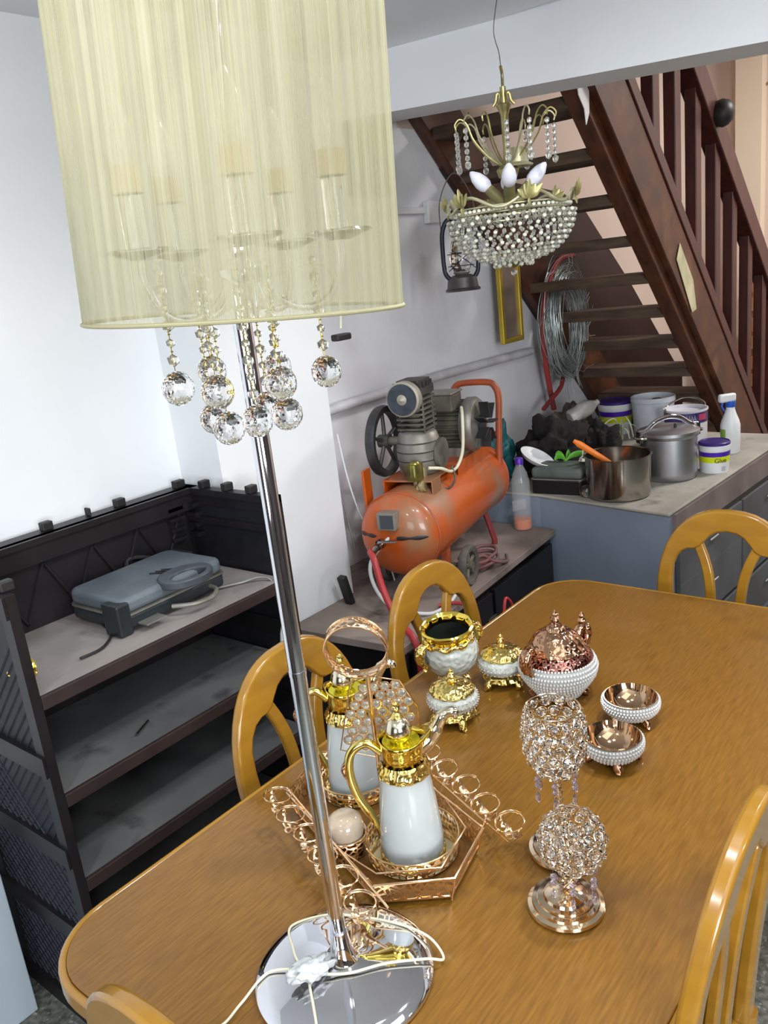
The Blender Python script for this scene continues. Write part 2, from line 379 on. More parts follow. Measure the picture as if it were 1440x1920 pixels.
# ------------------------------------------------------------------ chairs
def make_chair(label, loc, rz):
    t = thing('dining_chair', label, 'chair', loc, rz, 'dining chairs around the table')
    def yb(z): return -0.05*max(0, (z-0.45)/0.5)**1.4
    O = []; I = []
    W = 0.195
    # outer: straight posts then an arch ; inner: posts then three lobes
    outz = 0.70; apex = 0.945
    seq = []
    for i in range(6): seq.append((-W+0.012*(1-i/5), 0.45+(outz-0.45)*i/5, -W+0.044+0.012*(1-i/5), 0.45+(0.735-0.45)*i/5))
    inner = [(-0.150, .745), (-0.148, .775), (-0.138, .80), (-0.122, .82), (-0.104, .828), (-0.088, .829), (-0.074, .836), (-0.062, .852), (-0.046, .870), (-0.026, .881), (0, .885)]
    n = len(inner)
    for i, (x, z) in enumerate(inner):
        a = (pi/2)*(i+1)/n
        ox = -W*cos(a)**0.82 if i < n-1 else 0; oz = outz+(apex-outz)*sin(a)**0.95
        seq.append((ox, oz, x, z))
    full = seq + [(-a, b, -c, d) for a, b, c, d in reversed(seq[:-1])]
    A = [(a, b, yb(b)) for a, b, c, d in full]; Bc = [(c, d, yb(d)) for a, b, c, d in full]
    MB().strip(A, Bc, 0.026).build('back_frame', HONEY, t, bevel=0.007, seg=3)
    for s in (-1, 1):
        path = [(s*0.080, .842), (s*0.062, .80), (s*0.048, .75), (s*0.041, .69), (s*0.038, .6), (s*0.036, .52), (s*0.035, .46)]
        L = spline([(x, 0, z) for x, z in path], 4)
        wA = []; wB = []
        for i, p in enumerate(L):
            tt = (L[min(i+1, len(L)-1)]-L[max(i-1, 0)]).normalized(); nn = Vector((-tt.z, 0, tt.x))*0.0135
            wA.append((p.x+nn.x, p.z+nn.z, yb(p.z))); wB.append((p.x-nn.x, p.z-nn.z, yb(p.z)))
        MB().strip(wA, wB, 0.018).build('splat', HONEY, t, bevel=0.004)
    MB().prism(rrect(-0.20, 0.0, 0.20, 0.40, 0.05), 0.425, 0.455).build('seat', HONEY, t, bevel=0.008, seg=3)
    q = MB(); q.b2((-0.165, 0.03, 0.36), (0.165, 0.05, 0.425)); q.b2((-0.165, 0.35, 0.36), (0.165, 0.37, 0.425))
    q.b2((-0.17, 0.04, 0.36), (-0.15, 0.36, 0.425)); q.b2((0.15, 0.04, 0.36), (0.17, 0.36, 0.425))
    q.build('seat_rail', HONEY, t, smooth=0, bevel=0.003)
    for s in (-1, 1):
        MB().tube([(s*0.172, -0.03, 0), (s*0.17, 0.0, 0.25), (s*0.170, 0.0, 0.455)], [0.015, 0.019, 0.021], 10).build('leg', HONEY, t)
        MB().tube([(s*0.172, 0.37, 0), (s*0.165, 0.36, 0.38), (s*0.165, 0.36, 0.43)], [0.014, 0.02, 0.021], 10).build('leg', HONEY, t)
    MB().tube([(-0.168, 0.18, 0.2), (0.168, 0.18, 0.2)], 0.01, 8).build('stretcher', HONEY, t)
    return t
ch = make_chair('honey wooden dining chair tucked in between table and dark shelf unit', (1.095, 1.205, 0), pi)
dup(ch, (1.61, 1.205, 0), pi, 'honey wooden dining chair tucked in front of the orange compressor')
dup(ch, (2.245, 0.69, 0), pi/2, 'honey wooden dining chair at far table end before the grey counter')
dup(ch, (0.409, 0.735, 0), -pi/2, 'honey wooden dining chair at near table end, only its arched top in view').scale = (0.97, 1, 0.975)
dup(ch, (0.962, 0.310, 0), radians(1), 'honey wooden dining chair at right of the photo, seen nearly edge on').scale = (1, 1, 1.03)

# ------------------------------------------------------------------ dark shelf unit
sh = thing('shelf_unit', 'dark plastic shelf unit with lattice side panel and dusty boards against white wall', 'shelf', (1.09, 1.8, 0))
def so(x, y, z): return (x-1.09, y-1.8, z)
X0, X1, Y0, Y1, ZT = 0.70, 1.475, 1.60, 2.02, 1.145
MB().b2(so(X0+0.02, 1.975, 0.02), so(X1-0.02, 1.99, ZT-0.005)).build('back_panel', LATT, sh, smooth=0)
q = MB()
q.b2(so(X0, 1.955, ZT-0.065), so(X1, 1.975, ZT)); q.b2(so(X0, 1.945, ZT-0.015), so(X1, Y1, ZT))
for k in range(5):
    xa = X0+0.06+k*0.145
    for sx in (0.072, -0.072):
        q.tube([so(xa, 1.972, 0.93), so(xa+sx, 1.972, 1.075)], 0.005, 6)
q.build('back_lattice', LATT, sh, smooth=0)
for side, xx in ((0, X0), (1, X1)):
    q = MB(); w = 0.022 if side == 0 else -0.022
    xa, xb = sorted((xx, xx+w))
    q.b2(so(xa, Y0, 0.0), so(xb, Y0+0.035, ZT)); q.b2(so(xa, Y1-0.04, 0), so(xb, Y1, ZT))
    for z in (0.0, 0.27, 0.50, 0.73, ZT-0.05): q.b2(so(xa-(0.006 if side == 0 else -0.001), Y0+0.002, z+0.001), so(xb-(0.001 if side == 0 else 0), Y1-0.002, z+0.049))
    q.build('side_frame', LATT, sh, smooth=0)
    q = MB(); q.b2(so((xa+xb)/2-0.004, Y0+0.03, 0.03), so((xa+xb)/2+0.004, Y1-0.03, ZT-0.03))
    q.build('side_panel', mat('woven_side_panel', (26, 26, 34), (18, 18, 24), scale=30, rough=0.55), sh, smooth=0)
    q = MB(); xo = (xa-0.0005 if side == 0 else xb-0.006)
    for k in range(-14, 34):      # lattice ribs on the outer face
        y = Y0+0.03+k*0.03
        for d in (1, -1):
            p0 = [y, 0.05]; L = 1.05
            yA, yB = Y0+0.03, Y1-0.03
            # clip the 45 degree line to the panel
            t0 = max(0, (yA-y)/d if d > 0 else (y-yB)); t1 = min(L, (yB-y) if d > 0 else (y-yA))
            if t1-t0 < 0.03: continue
            q.tube([so(xo+0.007, y+d*t0, 0.05+t0), so(xo+0.007, y+d*t1, 0.05+t1)], 0.003, 4)
    q.build('side_lattice', mat('lattice_rib', (40, 40, 52), (30, 30, 40), scale=30, rough=0.45), sh, smooth=0)
# top frame on the right end and clips
q = MB()
q.b2(so(X1-0.03, Y0, ZT-0.02), so(X1, Y1, ZT)); q.b2(so(X1-0.035, Y0+0.03, ZT-0.10), so(X1-0.022, Y1-0.05, ZT-0.085))
for z in (1.0, 1.03, 1.06, 1.09): q.b2(so(X1-0.04, 1.93, z), so(X1-0.01, 1.97, z+0.012)); q.b2(so(X1-0.11, 1.955, z), so(X1-0.06, 1.965, z+0.01))
q.build('corner_bracket', LATT, sh, smooth=0)
for (x, y, w) in ((1.02, 1.995, .030), (1.24, 1.995, .030), (1.44, 1.99, .035), (1.145, 2.0, .008), (0.80, 2.0, .010), (1.462, 1.90, .03), (1.462, 1.80, .03), (1.462, 1.70, .03), (0.725, 1.64, .03), (0.725, 1.70, .03)):
    MB().box(so(x, y, ZT+0.011), (w, 0.022, 0.022)).build('clip', BLACKP, sh, smooth=0, bevel=0.003)
for i, z in enumerate((0.912, 0.675, 0.455, 0.22)):
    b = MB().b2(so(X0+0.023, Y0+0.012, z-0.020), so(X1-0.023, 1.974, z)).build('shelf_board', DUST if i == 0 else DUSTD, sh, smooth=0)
    MB().b2(so(X0+0.023, Y0+0.0, z-0.032), so(X1-0.023, Y0+0.012, z-0.001)).build('front_lip', BROWNE, b, smooth=0, bevel=0.002)
# grill on the top board
g = thing('sandwich_grill', 'dusty grey sandwich grill with oval handle lying on the top shelf', 'grill', (1.165, 1.815, 0.913), radians(2))
MB().prism(rrect(-0.165, -0.115, 0.165, 0.115, 0.025), 0.012, 0.045).build('lower_shell', GRILLD, g, bevel=0.006)
MB().prism(rrect(-0.167, -0.117, 0.167, 0.117, 0.025), 0.045, 0.050).build('trim_line', ALUD, g)
MB().prism(rrect(-0.165, -0.115, 0.165, 0.115, 0.03), 0.050, 0.088).build('lid', GRILL, g, bevel=0.012, seg=3)
for sx in (-1, 1): MB().b2((sx*0.165-0.020, 0.03 if sx > 0 else -0.118, 0.0), (sx*0.165+0.020, 0.115 if sx > 0 else -0.055, 0.082)).build('hinge_block', GRILLD, g, smooth=0, bevel=0.006)
q = MB()
oo = [(0.075*cos(a), -0.118+0.062*sin(a)) for a in [2*pi*i/32 for i in range(32)]]
ii = [(0.050*cos(a), -0.132+0.034*sin(a)) for a in [2*pi*i/32 for i in range(32)]]
vs = [(x+0.03, y, z) for z in (0.072, 0.094) for P in (oo, ii) for x, y in P]; fs = []; k = 32
for i in range(k):
    j = (i+1) % k; fs += [(i, j, 2*k+j, 2*k+i), (k+i, 3*k+i, 3*k+j, k+j), (2*k+i, 2*k+j, 3*k+j, 3*k+i), (i, k+i, k+j, j)]
hnd = q.add(vs, fs).build('handle', mat('grill_handle', (74, 80, 86), (58, 64, 70), scale=12, rough=0.4), g, bevel=0.004)
q = MB()
for i in range(3): q.tube(spline([(-0.005+i*0.016, -0.02-i*.004, 0.0895), (0.01+i*0.016, -0.045-i*.004, 0.0895), (0.012+i*0.016, -0.07, 0.0895)], 4), 0.003, 6)
q.build('vent_slot', BLACK, g)
MB().tube(spline([(-0.035, -0.13, 0.028), (0.0, -0.175, 0.028), (0.05, -0.182, 0.028), (0.095, -0.15, 0.028), (0.105, -0.11, 0.028)], 6), 0.006, 8).build('lower_handle', ALUD, g)
MB().b2((-0.13, -0.150, 0.018), (-0.07, -0.112, 0.022)).build('drip_tab', ALUD, g, smooth=0)
MB().tube(spline([(0.15, 0.10, 0.03), (0.12, 0.14, 0.07), (0.06, 0.155, 0.085), (0.03, 0.13, 0.06)], 8), 0.006, 8).build('cord_loop', BLACK, g)
MB().tube(spline([(-0.16, -0.01, 0.01), (-0.18, -0.07, 0.004), (-0.24, -0.12, 0.004), (-0.30, -0.12, 0.004)], 8), 0.0035, 8).build('power_cord', BLACK, g)
c = MB().tube(spline([(0.135, -0.10, 0.008), (0.20, -0.13, 0.004), (0.235, -0.168, 0.012), (0.25, -0.196, 0.0), (0.258, -0.2, -0.06), (0.262, -0.2, -0.14)], 8), 0.004, 8).build('plug_cord', ALUD, g)
MB().lathe([(0, .02), (.006, .02), (.012, 0), (.016, -.03), (.010, -.034), (0, -.034)], 12, (0.262, -0.2, -0.16)).build('plug', WHITEP, c)
b = thing('brass_bell', 'small brass bell lying at the left end of the top shelf', 'bell', (0.752, 1.70, 0.940), 0, rot=(0, radians(-72), radians(20)))
MB().lathe([(0.0, .05), (.006, .05), (.010, .044), (.017, .036), (.020, .018), (.024, .006), (.029, .0), (.027, .0), (.018, .02), (.0, .034)], 24).build('bell_body', GOLD, b)
o = MB().b2((-.02, -.012, 0), (.02, .012, .022)).build('adapter', ALUD, bevel=0.003); o.location = (0.79, 1.90, 0.913); tag(o, 'small grey adapter block at back of the top shelf', 'adapter')
o = MB().tube([(0, 0, 0), (0.055, 0.03, 0)], 0.004, 6).build('metal_pin', STEEL); o.location = (0.955, 1.665, 0.68); tag(o, 'thin shiny metal pin lying on the second shelf', 'pin')

# ------------------------------------------------------------------ bench
bn = thing('low_cabinet', 'low black cabinet with dirty board top carrying the orange compressor', 'cabinet', (2.28, 1.75, 0))
def bo(x, y, z): return (x-2.28, y-1.75, z)
poly = [(1.705, 1.425), (2.84, 1.525), (2.84, 2.045), (1.99, 2.045), (1.99, 1.855), (1.66, 1.855)]
def pj(dx): return [(x-2.28, y-1.75) for x, y in poly]
MB().prism(pj(0), 0.605, 0.63).build('top_board', BENCHT, bn, smooth=0, bevel=0.002)
inner = [(1.72, 1.44), (2.825, 1.54), (2.825, 2.03), (2.0, 2.03), (2.0, 1.845), (1.68, 1.845)]
MB().prism([(x-2.28, y-1.75) for x, y in inner], 0.0, 0.604).build('body', BLACKB, bn, smooth=0)
ang = math.atan2(0.1, 1.135)
for i, (t0, t1) in enumerate(((0.03, 0.49), (0.51, 0.97))):
    M = T(bo(1.72, 1.44, 0), (0, 0, ang))
    d = MB().b2((t0*1.11, -0.018, 0.05), (t1*1.11, -0.002, 0.585), M).build('door', BLACKB, bn, smooth=0, bevel=0.002)
    kx = (t1*1.11-0.05) if i == 0 else (t0*1.11+0.08)
    MB().sph((0, 0, 0), 0.011, 12, 8, T(bo(1.72, 1.44, 0), (0, 0, ang)) @ T((kx, -0.026, 0.43))).build('knob', CHROME, d)
MB().b2((0.50, -0.022, 0.42), (0.56, -0.017, 0.50), T(bo(1.72, 1.44, 0), (0, 0, ang))).build('hasp', STEEL, bn, smooth=0, bevel=0.002)

# ------------------------------------------------------------------ compressor
cp = thing('air_compressor', 'orange piston air compressor with dusty grey pump and motor on black cabinet', 'compressor', (2.335, 1.70, 0.63), radians(13))
R_ = 0.137; zc = 0.24
prof = [(1e-5, -0.43)]
for i in range(1, 9):
    a = pi/2*i/8; prof.append((R_*sin(a), -0.36-0.07*cos(a)))
for i in range(9):
    a = pi/2*i/8; prof.append((R_*cos(a)+1e-5, 0.36+0.07*sin(a)))
Mt = T((0, 0, zc), (0, radians(90), 0))
tk = MB().lathe(prof, 48, (0, 0, 0), Mt).build('tank', ORANGE, cp)
q = MB()
for xx in (-0.36, 0.36): q.tube([(xx, R_*1.003*cos(a), zc+R_*1.003*sin(a)) for a in [2*pi*i/48 for i in range(48)]], 0.003, 6, closed=True)
q.build('weld_seam', ORANGER, tk)
q = MB(); q.b2((-0.45, -0.028, 0.28), (-0.40, 0.034, 0.335)); q.build('name_plate', ALUD, tk, smooth=0, bevel=0.002)
MB().b2((-0.452, -0.022, 0.286), (-0.449, 0.022, 0.329)).build('plate_face', mat('dark_steel_face', (92, 96, 102), rough=0.35, metal=0.5), tk, smooth=0)
# soot band on the end
q = MB()
for (y0, y1, z0, z1) in ((-0.115, -0.02, 0.235, 0.262), (0.055, 0.122, 0.245, 0.258)):
    pts = []
    for i in range(9):
        y = y0+(y1-y0)*i/8; r2 = (y/R_)**2+((z0+z1)/2-zc)**2/R_**2; pts.append((-0.362-0.07*sqrt(max(0, 1-r2)), y, (z0+z1)/2))
    q.tube(pts, [0.002+0.005*abs(sin(pi*i/8+0.3*i)) for i in range(9)], 8, flat=0.3)
q.build('scorched_band', BLACK, tk)
# ball valve
q = MB(); q.tube([(-0.425, 0.03, 0.235), (-0.475, 0.03, 0.232)], 0.012, 10); q.tube([(-0.44, 0.03, 0.235), (-0.455, 0.03, 0.235)], 0.017, 6); q.tube([(-0.475, 0.03, 0.232), (-0.495, 0.034, 0.222)], 0.009, 8)
vv = q.build('outlet_valve', STEEL, cp)
MB().box((0, 0, 0), (0.062, 0.010, 0.004), T((-0.462, 0.0, 0.247), (0.3, 0, radians(-75)))).build('valve_lever', ALU, vv, smooth=0, bevel=0.001)
# feet and wheels
for yy in (-0.15, 0.15):
    w = MB().lathe([(0.048, -0.010), (0.054, -0.013), (0.066, -0.014), (0.070, -0.006), (0.070, 0.006), (0.066, 0.014), (0.054, 0.013), (0.048, 0.010), (0.048, -0.010)], 32, M=T((-0.17, yy, 0.070), (radians(90), 0, 0))).build('wheel', mat('dusty_tyre', (96, 92, 86), (70, 66, 62), scale=20, rough=0.8), cp)
    q = MB(); q.lathe([(0, -0.016), (0.014, -0.016), (0.016, 0), (0.014, 0.016), (0, 0.016)], 16, M=T((-0.17, yy, 0.070), (radians(90), 0, 0)))
    for k in range(5):
        a = 2*pi*k/5+0.4; q.tube([(-0.17, yy-0.006*0, 0.070), (-0.17+0.054*cos(a), yy, 0.070+0.054*sin(a))], 0.007, 6)
    q.build('hub', mat('hub_grey', (122, 116, 96), (90, 84, 70), scale=20, rough=0.6), w)
MB().tube([(-0.17, -0.15, 0.07), (-0.17, 0.15, 0.07)], 0.008, 8).build('axle', IRON, cp)
q = MB()
for yy in (-0.07, 0.07): q.b2((-0.185, yy-0.012, 0.06), (-0.155, yy+0.012, 0.15))
q.build('wheel_bracket', ORANGER, cp, smooth=0)
for yy in (-0.10, 0.10): MB().tube([(0.24, yy*0.7, 0.14), (0.25, yy, 0.02), (0.25, yy, 0.0)], 0.012, 8).build('leg', REDO, cp)
# saddle plate
q = MB(); q.b2((-0.27, -0.085, zc+0.147), (0.30, 0.085, zc+0.153)); q.b2((-0.03, -0.089, zc+0.085), (0.30, -0.084, zc+0.153)); q.b2((-0.27, -0.089, zc+0.10), (-0.20, -0.084, zc+0.153)); q.b2((-0.27, 0.084, zc+0.09), (0.30, 0.089, zc+0.153))
q.build('mounting_plate', ORANGE, cp, smooth=0, bevel=0.001)
MB().b2((-0.33, 0.125, zc+0.05), (-0.28, 0.135, zc+0.20)).build('guard_bracket', ORANGE, cp, smooth=0, bevel=0.002)
# handle
MB().tube(spline([(0.33, -0.115, zc+0.05), (0.345, -0.118, zc+0.20), (0.36, -0.12, zc+0.31), (0.365, -0.105, zc+0.355), (0.366, -0.075, zc+0.37), (0.366, 0.02, zc+0.37), (0.365, 0.055, zc+0.355), (0.36, 0.07, zc+0.31), (0.345, 0.07, zc+0.20), (0.33, 0.07, zc+0.10)], 6), 0.0125, 10).build('push_handle', ORANGER, cp)
# pump
zb = zc+0.154
px = -0.150
q = MB()
q.lathe([(0, 0), (0.060, 0), (0.064, 0.01), (0.072, 0.02), (0.074, 0.045), (0.069, 0.046), (0.075, 0.050), (0.076, 0.075), (0.071, 0.076), (0.076, 0.080), (0.074, 0.105), (0.068, 0.106), (0.072, 0.110), (0.064, 0.135), (0.052, 0.145), (0, 0.145)], 32, (px, 0, zb))
pc = q.build('crankcase', ALUD, cp)
MB().lathe([(0, 0), (0.052, 0), (0.052, 0.012), (0.03, 0.018), (0, 0.018)], 24, M=T((px+0.01, -0.070, zb+0.062), (radians(90), 0, 0))).build('crankcase_cover', IRON, pc)
q = MB(); q.lathe([(0, 0), (0.034, 0), (0.034, 0.125), (0, 0.125)], 24, (px+0.005, 0, zb+0.14))
for k in range(7): q.prism(rrect(px+0.005-0.057, -0.052, px+0.005+0.057, 0.052, 0.012), zb+0.150+k*0.0165, zb+0.156+k*0.0165)
for s_ in (-1, 1): q.tube([(px+0.04*s_, -0.045, zb+0.14), (px+0.04*s_, -0.045, zb+0.29)], 0.004, 6)
q.build('cylinder_fins', IRON, cp)
q = MB(); q.prism(rrect(px-0.055, -0.05, px+0.065, 0.05, 0.012), zb+0.264, zb+0.288); q.prism(rrect(px-0.045, -0.042, px+0.055, 0.042, 0.01), zb+0.288, zb+0.312)
for k in range(4): q.b2((px-0.05+k*0.03, -0.05, zb+0.288), (px-0.045+k*0.03, 0.05, zb+0.306))
q.build('cylinder_head', mat('head_iron', (84, 82, 78), (60, 58, 56), scale=14, rough=0.5, metal=0.4), cp)
fl = MB().lathe([(0, 0), (0.056, 0), (0.057, 0.004), (0.057, 0.030), (0.05, 0.034), (0.02, 0.034), (0, 0.05)], 36, M=T((px-0.072, -0.005, zb+0.262), (0, radians(-90), 0))).build('air_filter', mat('filter_rim', (158, 152, 140), rough=0.5, metal=0.3), cp)
MB().lathe([(0, 0.0345), (0.051, 0.0345), (0.051, 0.0365), (0, 0.0365)], 32, M=T((px-0.072, -0.005, zb+0.262), (0, radians(-90), 0))).build('filter_face', mat('filter_face', (62, 68, 78), (48, 52, 60), scale=40, rough=0.35), fl)
MB().sph((px-0.110, -0.005, zb+0.262), 0.009, 12, 8).build('filter_nut', ALU, fl)
# flywheel
fw = MB(); Mf = T((px-0.025, 0.112, zb+0.112), (radians(90), 0, 0))
fw.lathe([(0.098, -0.014), (0.118, -0.016), (0.122, 0.0), (0.118, 0.016), (0.098, 0.014), (0.098, -0.014)], 48, M=Mf)
fw.lathe([(0, -0.02), (0.022, -0.02), (0.024, 0.02), (0, 0.02)], 20, M=Mf)
for k in range(5):
    a = 2*pi*k/5+pi/2; fw.tube([(0, 0, 0), (0.102*cos(a), 0.102*sin(a), 0)], [0.008, 0.006], 8, M=Mf)
fw.build('flywheel', mat('flywheel_iron', (62, 62, 66), (88, 86, 84), scale=12, rough=0.45, metal=0.6), cp)
MB().tube([(px-0.025, 0.0, zb+0.112), (px-0.025, 0.112, zb+0.112)], 0.016, 10).build('crank_shaft', IRON, cp)
# motor (axis across the tank)
Mm = T((0.120, 0.0, zb+0.105), (radians(90), 0, 0), (1.18, 1.18, 1.15))
q = MB(); q.lathe([(0, -0.08), (0.064, -0.08), (0.064, 0.07), (0, 0.07)], 32, M=Mm)
for k in range(32):
    a = 2*pi*k/32; q.add([((0.062+0.0)*cos(a-0.02), 0.062*sin(a-0.02), -0.075), (0.076*cos(a-0.02), 0.076*sin(a-0.02), -0.075), (0.076*cos(a+0.02), 0.076*sin(a+0.02), -0.075), (0.062*cos(a+0.02), 0.062*sin(a+0.02), -0.075),
        (0.062*cos(a-0.02), 0.062*sin(a-0.02), 0.065), (0.076*cos(a-0.02), 0.076*sin(a-0.02), 0.065), (0.076*cos(a+0.02), 0.076*sin(a+0.02), 0.065), (0.062*cos(a+0.02), 0.062*sin(a+0.02), 0.065)],
        [(0, 1, 2, 3), (4, 5, 6, 7), (0, 1, 5, 4), (1, 2, 6, 5), (2, 3, 7, 6)], Mm)
q.build('motor_body', mat('motor_paint', (92, 90, 78), (64, 62, 56), scale=16, rough=0.6), cp, smooth=0)
MB().lathe([(0, 0.066), (0.078, 0.066), (0.082, 0.072), (0.082, 0.096), (0.074, 0.106), (0.03, 0.112), (0, 0.112)], 36, M=Mm).build('motor_end_bell', ALUD, cp)
q = MB(); q.lathe([(0.0, 0.112), (0.03, 0.112), (0.03, 0.118), (0, 0.118)], 16, M=Mm)
for k in range(7):
    a = 2*pi*k/7; q.box((0.045, 0, 0.130), (0.05, 0.004, 0.03), Mm @ Matrix.Rotation(a, 4, 'Z'))
q.build('cooling_fan', BLACK, cp, smooth=0)
q = MB(); q.b2((0.03, -0.06, zb+0.165), (0.13, 0.05, zb+0.225), None); q.build('terminal_box', IRON, cp, smooth=0, bevel=0.006)
q = MB(); q.b2((0.025, -0.064, zb+0.225), (0.135, 0.054, zb+0.233)); q.build('terminal_lid', ALUD, cp, smooth=0, bevel=0.003)
MB().b2((0.06, -0.07, zb-0.001), (0.18, 0.08, zb+0.03)).build('motor_foot', ALUD, cp, smooth=0)
MB().tube(spline([(0.04, -0.09, zb+0.18), (-0.01, -0.11, zb+0.15), (-0.03, -0.11, zb+0.05), (-0.06, -0.10, zb+0.0), (-0.13, -0.10, zb-0.005), (-0.19, -0.09, zb+0.02), (-0.225, -0.06, zb+0.03)], 8), 0.0055, 8).build('white_cable', CREAM, cp)
# pressure switch and regulator
q = MB(); q.b2((-0.285, -0.05, zb+0.0), (-0.245, -0.01, zb+0.055)); q.lathe([(0, 0), (0.022, 0), (0.022, 0.04), (0.014, 0.05), (0, 0.05)], 16, (-0.265, -0.03, zb+0.012))
q.build('pressure_switch', mat('brass_old', (150, 140, 70), (104, 100, 60), scale=18, rough=0.35, metal=0.8), cp)
q = MB(); q.tube([(-0.265, -0.03, zb), (-0.265, -0.03, zb-0.05)], 0.010, 8); q.tube([(-0.29, -0.05, zb-0.02), (-0.24, -0.015, zb-0.02)], 0.010, 8); q.lathe([(0, 0), (0.018, 0), (0.018, 0.012), (0, 0.012)], 14, M=T((-0.285, -0.055, zb-0.018), (radians(70), 0, 0)))
q.tube([(-0.21, -0.035, zb-0.06), (-0.21, -0.035, zb+0.03)], 0.012, 8)
q.build('regulator_fittings', mat('brass_dusty', (184, 170, 128), (130, 116, 80), scale=20, rough=0.4, metal=0.6), cp)
MB().tube(spline([(-0.12, -0.10, zb+0.01), (-0.125, -0.11, zb-0.03), (-0.16, -0.10, zb-0.055), (-0.21, -0.06, zb-0.045)], 6), 0.0035, 6).build('copper_line', IRON, cp)

# hoses and loose things on the bench
def hose(name, pts, r, m, label, n=10, cat='hose'):
    pts = [Vector(p) for p in pts]; base = pts[0].copy()
    o = MB().tube(spline([p-base for p in pts], n), r, 10).build(name, m); o.location = base; return tag(o, label, cat)
hose('red_air_hose', [(1.845, 1.635, 0.853), (1.82, 1.60, 0.835), (1.80, 1.56, 0.75), (1.78, 1.50, 0.67), (1.755, 1.43, 0.642), (1.745, 1.405, 0.58), (1.745, 1.40, 0.40), (1.75, 1.40, 0.25)], 0.0105, REDH, 'pinkish red air hose dropping from the compressor valve')
hose('white_cable', [(2.03, 1.56, 0.985), (1.94, 1.60, 0.90), (1.86, 1.655, 0.80), (1.855, 1.60, 0.68), (1.92, 1.50, 0.637), (2.0, 1.475, 0.637), (2.09, 1.50, 0.637)], 0.006, WHITEP, 'thin white cable looping from compressor over the bench', cat='cable')
cz = 0.645
pts = []
for k in range(44):
    a = k*2*pi/16; pts.append((2.36+(0.085+0.004*(k % 5))*cos(a), 1.575+(0.045+0.002*(k % 7))*sin(a), cz-0.005+0.0012*k))
pts += [(2.36, 1.52, 0.66), (2.42, 1.50, 0.64), (2.47, 1.53, 0.645)]
hose('coiled_hose', pts, 0.0065, mat('coil_hose', (120, 72, 70), (92, 84, 82), scale=9, rough=0.6), 'small coil of dusty reddish hose on bench behind the wheel', n=3)
bt = thing('plastic_bottle', 'clear plastic bottle with purple cap and a little orange liquid on cabinet', 'bottle', (2.80, 1.645, 0.63))
pr = [(0.0, 0.004), (0.030, 0.0), (0.037, 0.006), (0.038, 0.03)]
for i in range(9): pr += [(0.038, 0.04+i*0.014), (0.036, 0.047+i*0.014)]
pr += [(0.038, 0.17), (0.036, 0.20), (0.028, 0.235), (0.016, 0.262), (0.0135, 0.275), (0.0135, 0.285)]
BOT = mat('clear_bottle_plastic', (200, 206, 210), rough=0.04, alpha=0.22, coat=1)
MB().lathe(pr, 32).build('bottle_wall', BOT, bt)
MB().lathe([(0.0, 0.270), (0.0165, 0.270), (0.0165, 0.292), (0.014, 0.295), (0, 0.295)], 24).build('cap', PURPLE, bt)
MB().lathe([(0.0, 0.006), (0.034, 0.006), (0.036, 0.045), (0.0, 0.045)], 24).build('liquid', mat('orange_liquid', (232, 120, 40), rough=0.05, alpha=0.85), bt)
MB().lathe([(0.0372, 0.075), (0.0372, 0.115)], 24, ang=2.2).build('label_film', mat('label_film', (200, 192, 204), rough=0.4, alpha=0.35), bt)
q = MB().b2((0, 0, 0), (0.05, 0.05, 0.16)).build('dark_post', BROWNE, smooth=0, bevel=0.004); q.location = (2.0, 1.94, 0.631); tag(q, 'short dark block standing on cabinet beside the white pillar', 'block')
q = MB().box((0, 0, 0.05), (0.022, 0.03, 0.11), T((0, 0, 0), (0, radians(-14), 0))).build('black_plug', BLACK, bevel=0.003); q.location = (1.90, 1.80, 0.633); tag(q, 'small black plug leaning on the white pillar', 'plug')
hose('pillar_cable', [(2.002, 1.95, 1.225), (2.01, 1.93, 1.05), (2.03, 1.90, 0.95), (2.03, 1.88, 0.85), (2.02, 1.86, 0.78)], 0.003, ALUD, 'thin grey cable drooping from wall pipe beside pillar', cat='cable')

# ------------------------------------------------------------------ counter
ct = thing('counter', 'blue grey painted counter with bare concrete top under the staircase', 'counter', (3.45, 1.5, 0))
def co(x, y, z): return (x-3.45, y-1.5, z)
cpoly = [(2.765, 1.035), (4.10, 0.96), (4.10, 2.04), (2.862, 2.04), (2.862, 1.60)]
def shift(P): return [(x-3.45, y-1.5) for x, y in P]
MB().prism(shift(cpoly), 0.748, 0.76).build('concrete_top', CONC, ct, smooth=0, bevel=0.005)
MB().prism(shift([(2.770, 1.040), (4.09, 0.967), (4.09, 2.03), (2.867, 2.03), (2.867, 1.60)]), 0.0, 0.7475).build('body', BLUEP, ct, smooth=0)
aa = math.atan2(-0.075, 1.335)
Mc = T(co(2.765, 1.035, 0), (0, 0, aa))
MB().b2((0.035, -0.010, 0.650), (1.32, 0.006, 0.7475), Mc).build('front_rail', mat('stained_front_rail', (118, 106, 104), (96, 84, 82), scale=6, rough=0.6), ct, smooth=0)
for i, (za, zb_) in enumerate(((0.47, 0.625), (0.27, 0.470), (0.05, 0.250))):
    for j in range(2):
        d = MB().b2((0.05+j*0.64, -0.016, za), (0.05+j*0.64+0.62, 0.002, zb_), Mc).build('drawer', GREYP, ct, smooth=0, bevel=0.002)
        MB().tube([(0.31+j*0.64, -0.024, (za+zb_)/2+0.02), (0.39+j*0.64, -0.024, (za+zb_)/2+0.02)], 0.004, 8, M=Mc).build('drawer_handle', ALU, d)
MB().b2((0.03, -0.006, 0.625), (1.30, 0.003, 0.650), Mc).build('shadow_gap', BLACKB, ct, smooth=0)

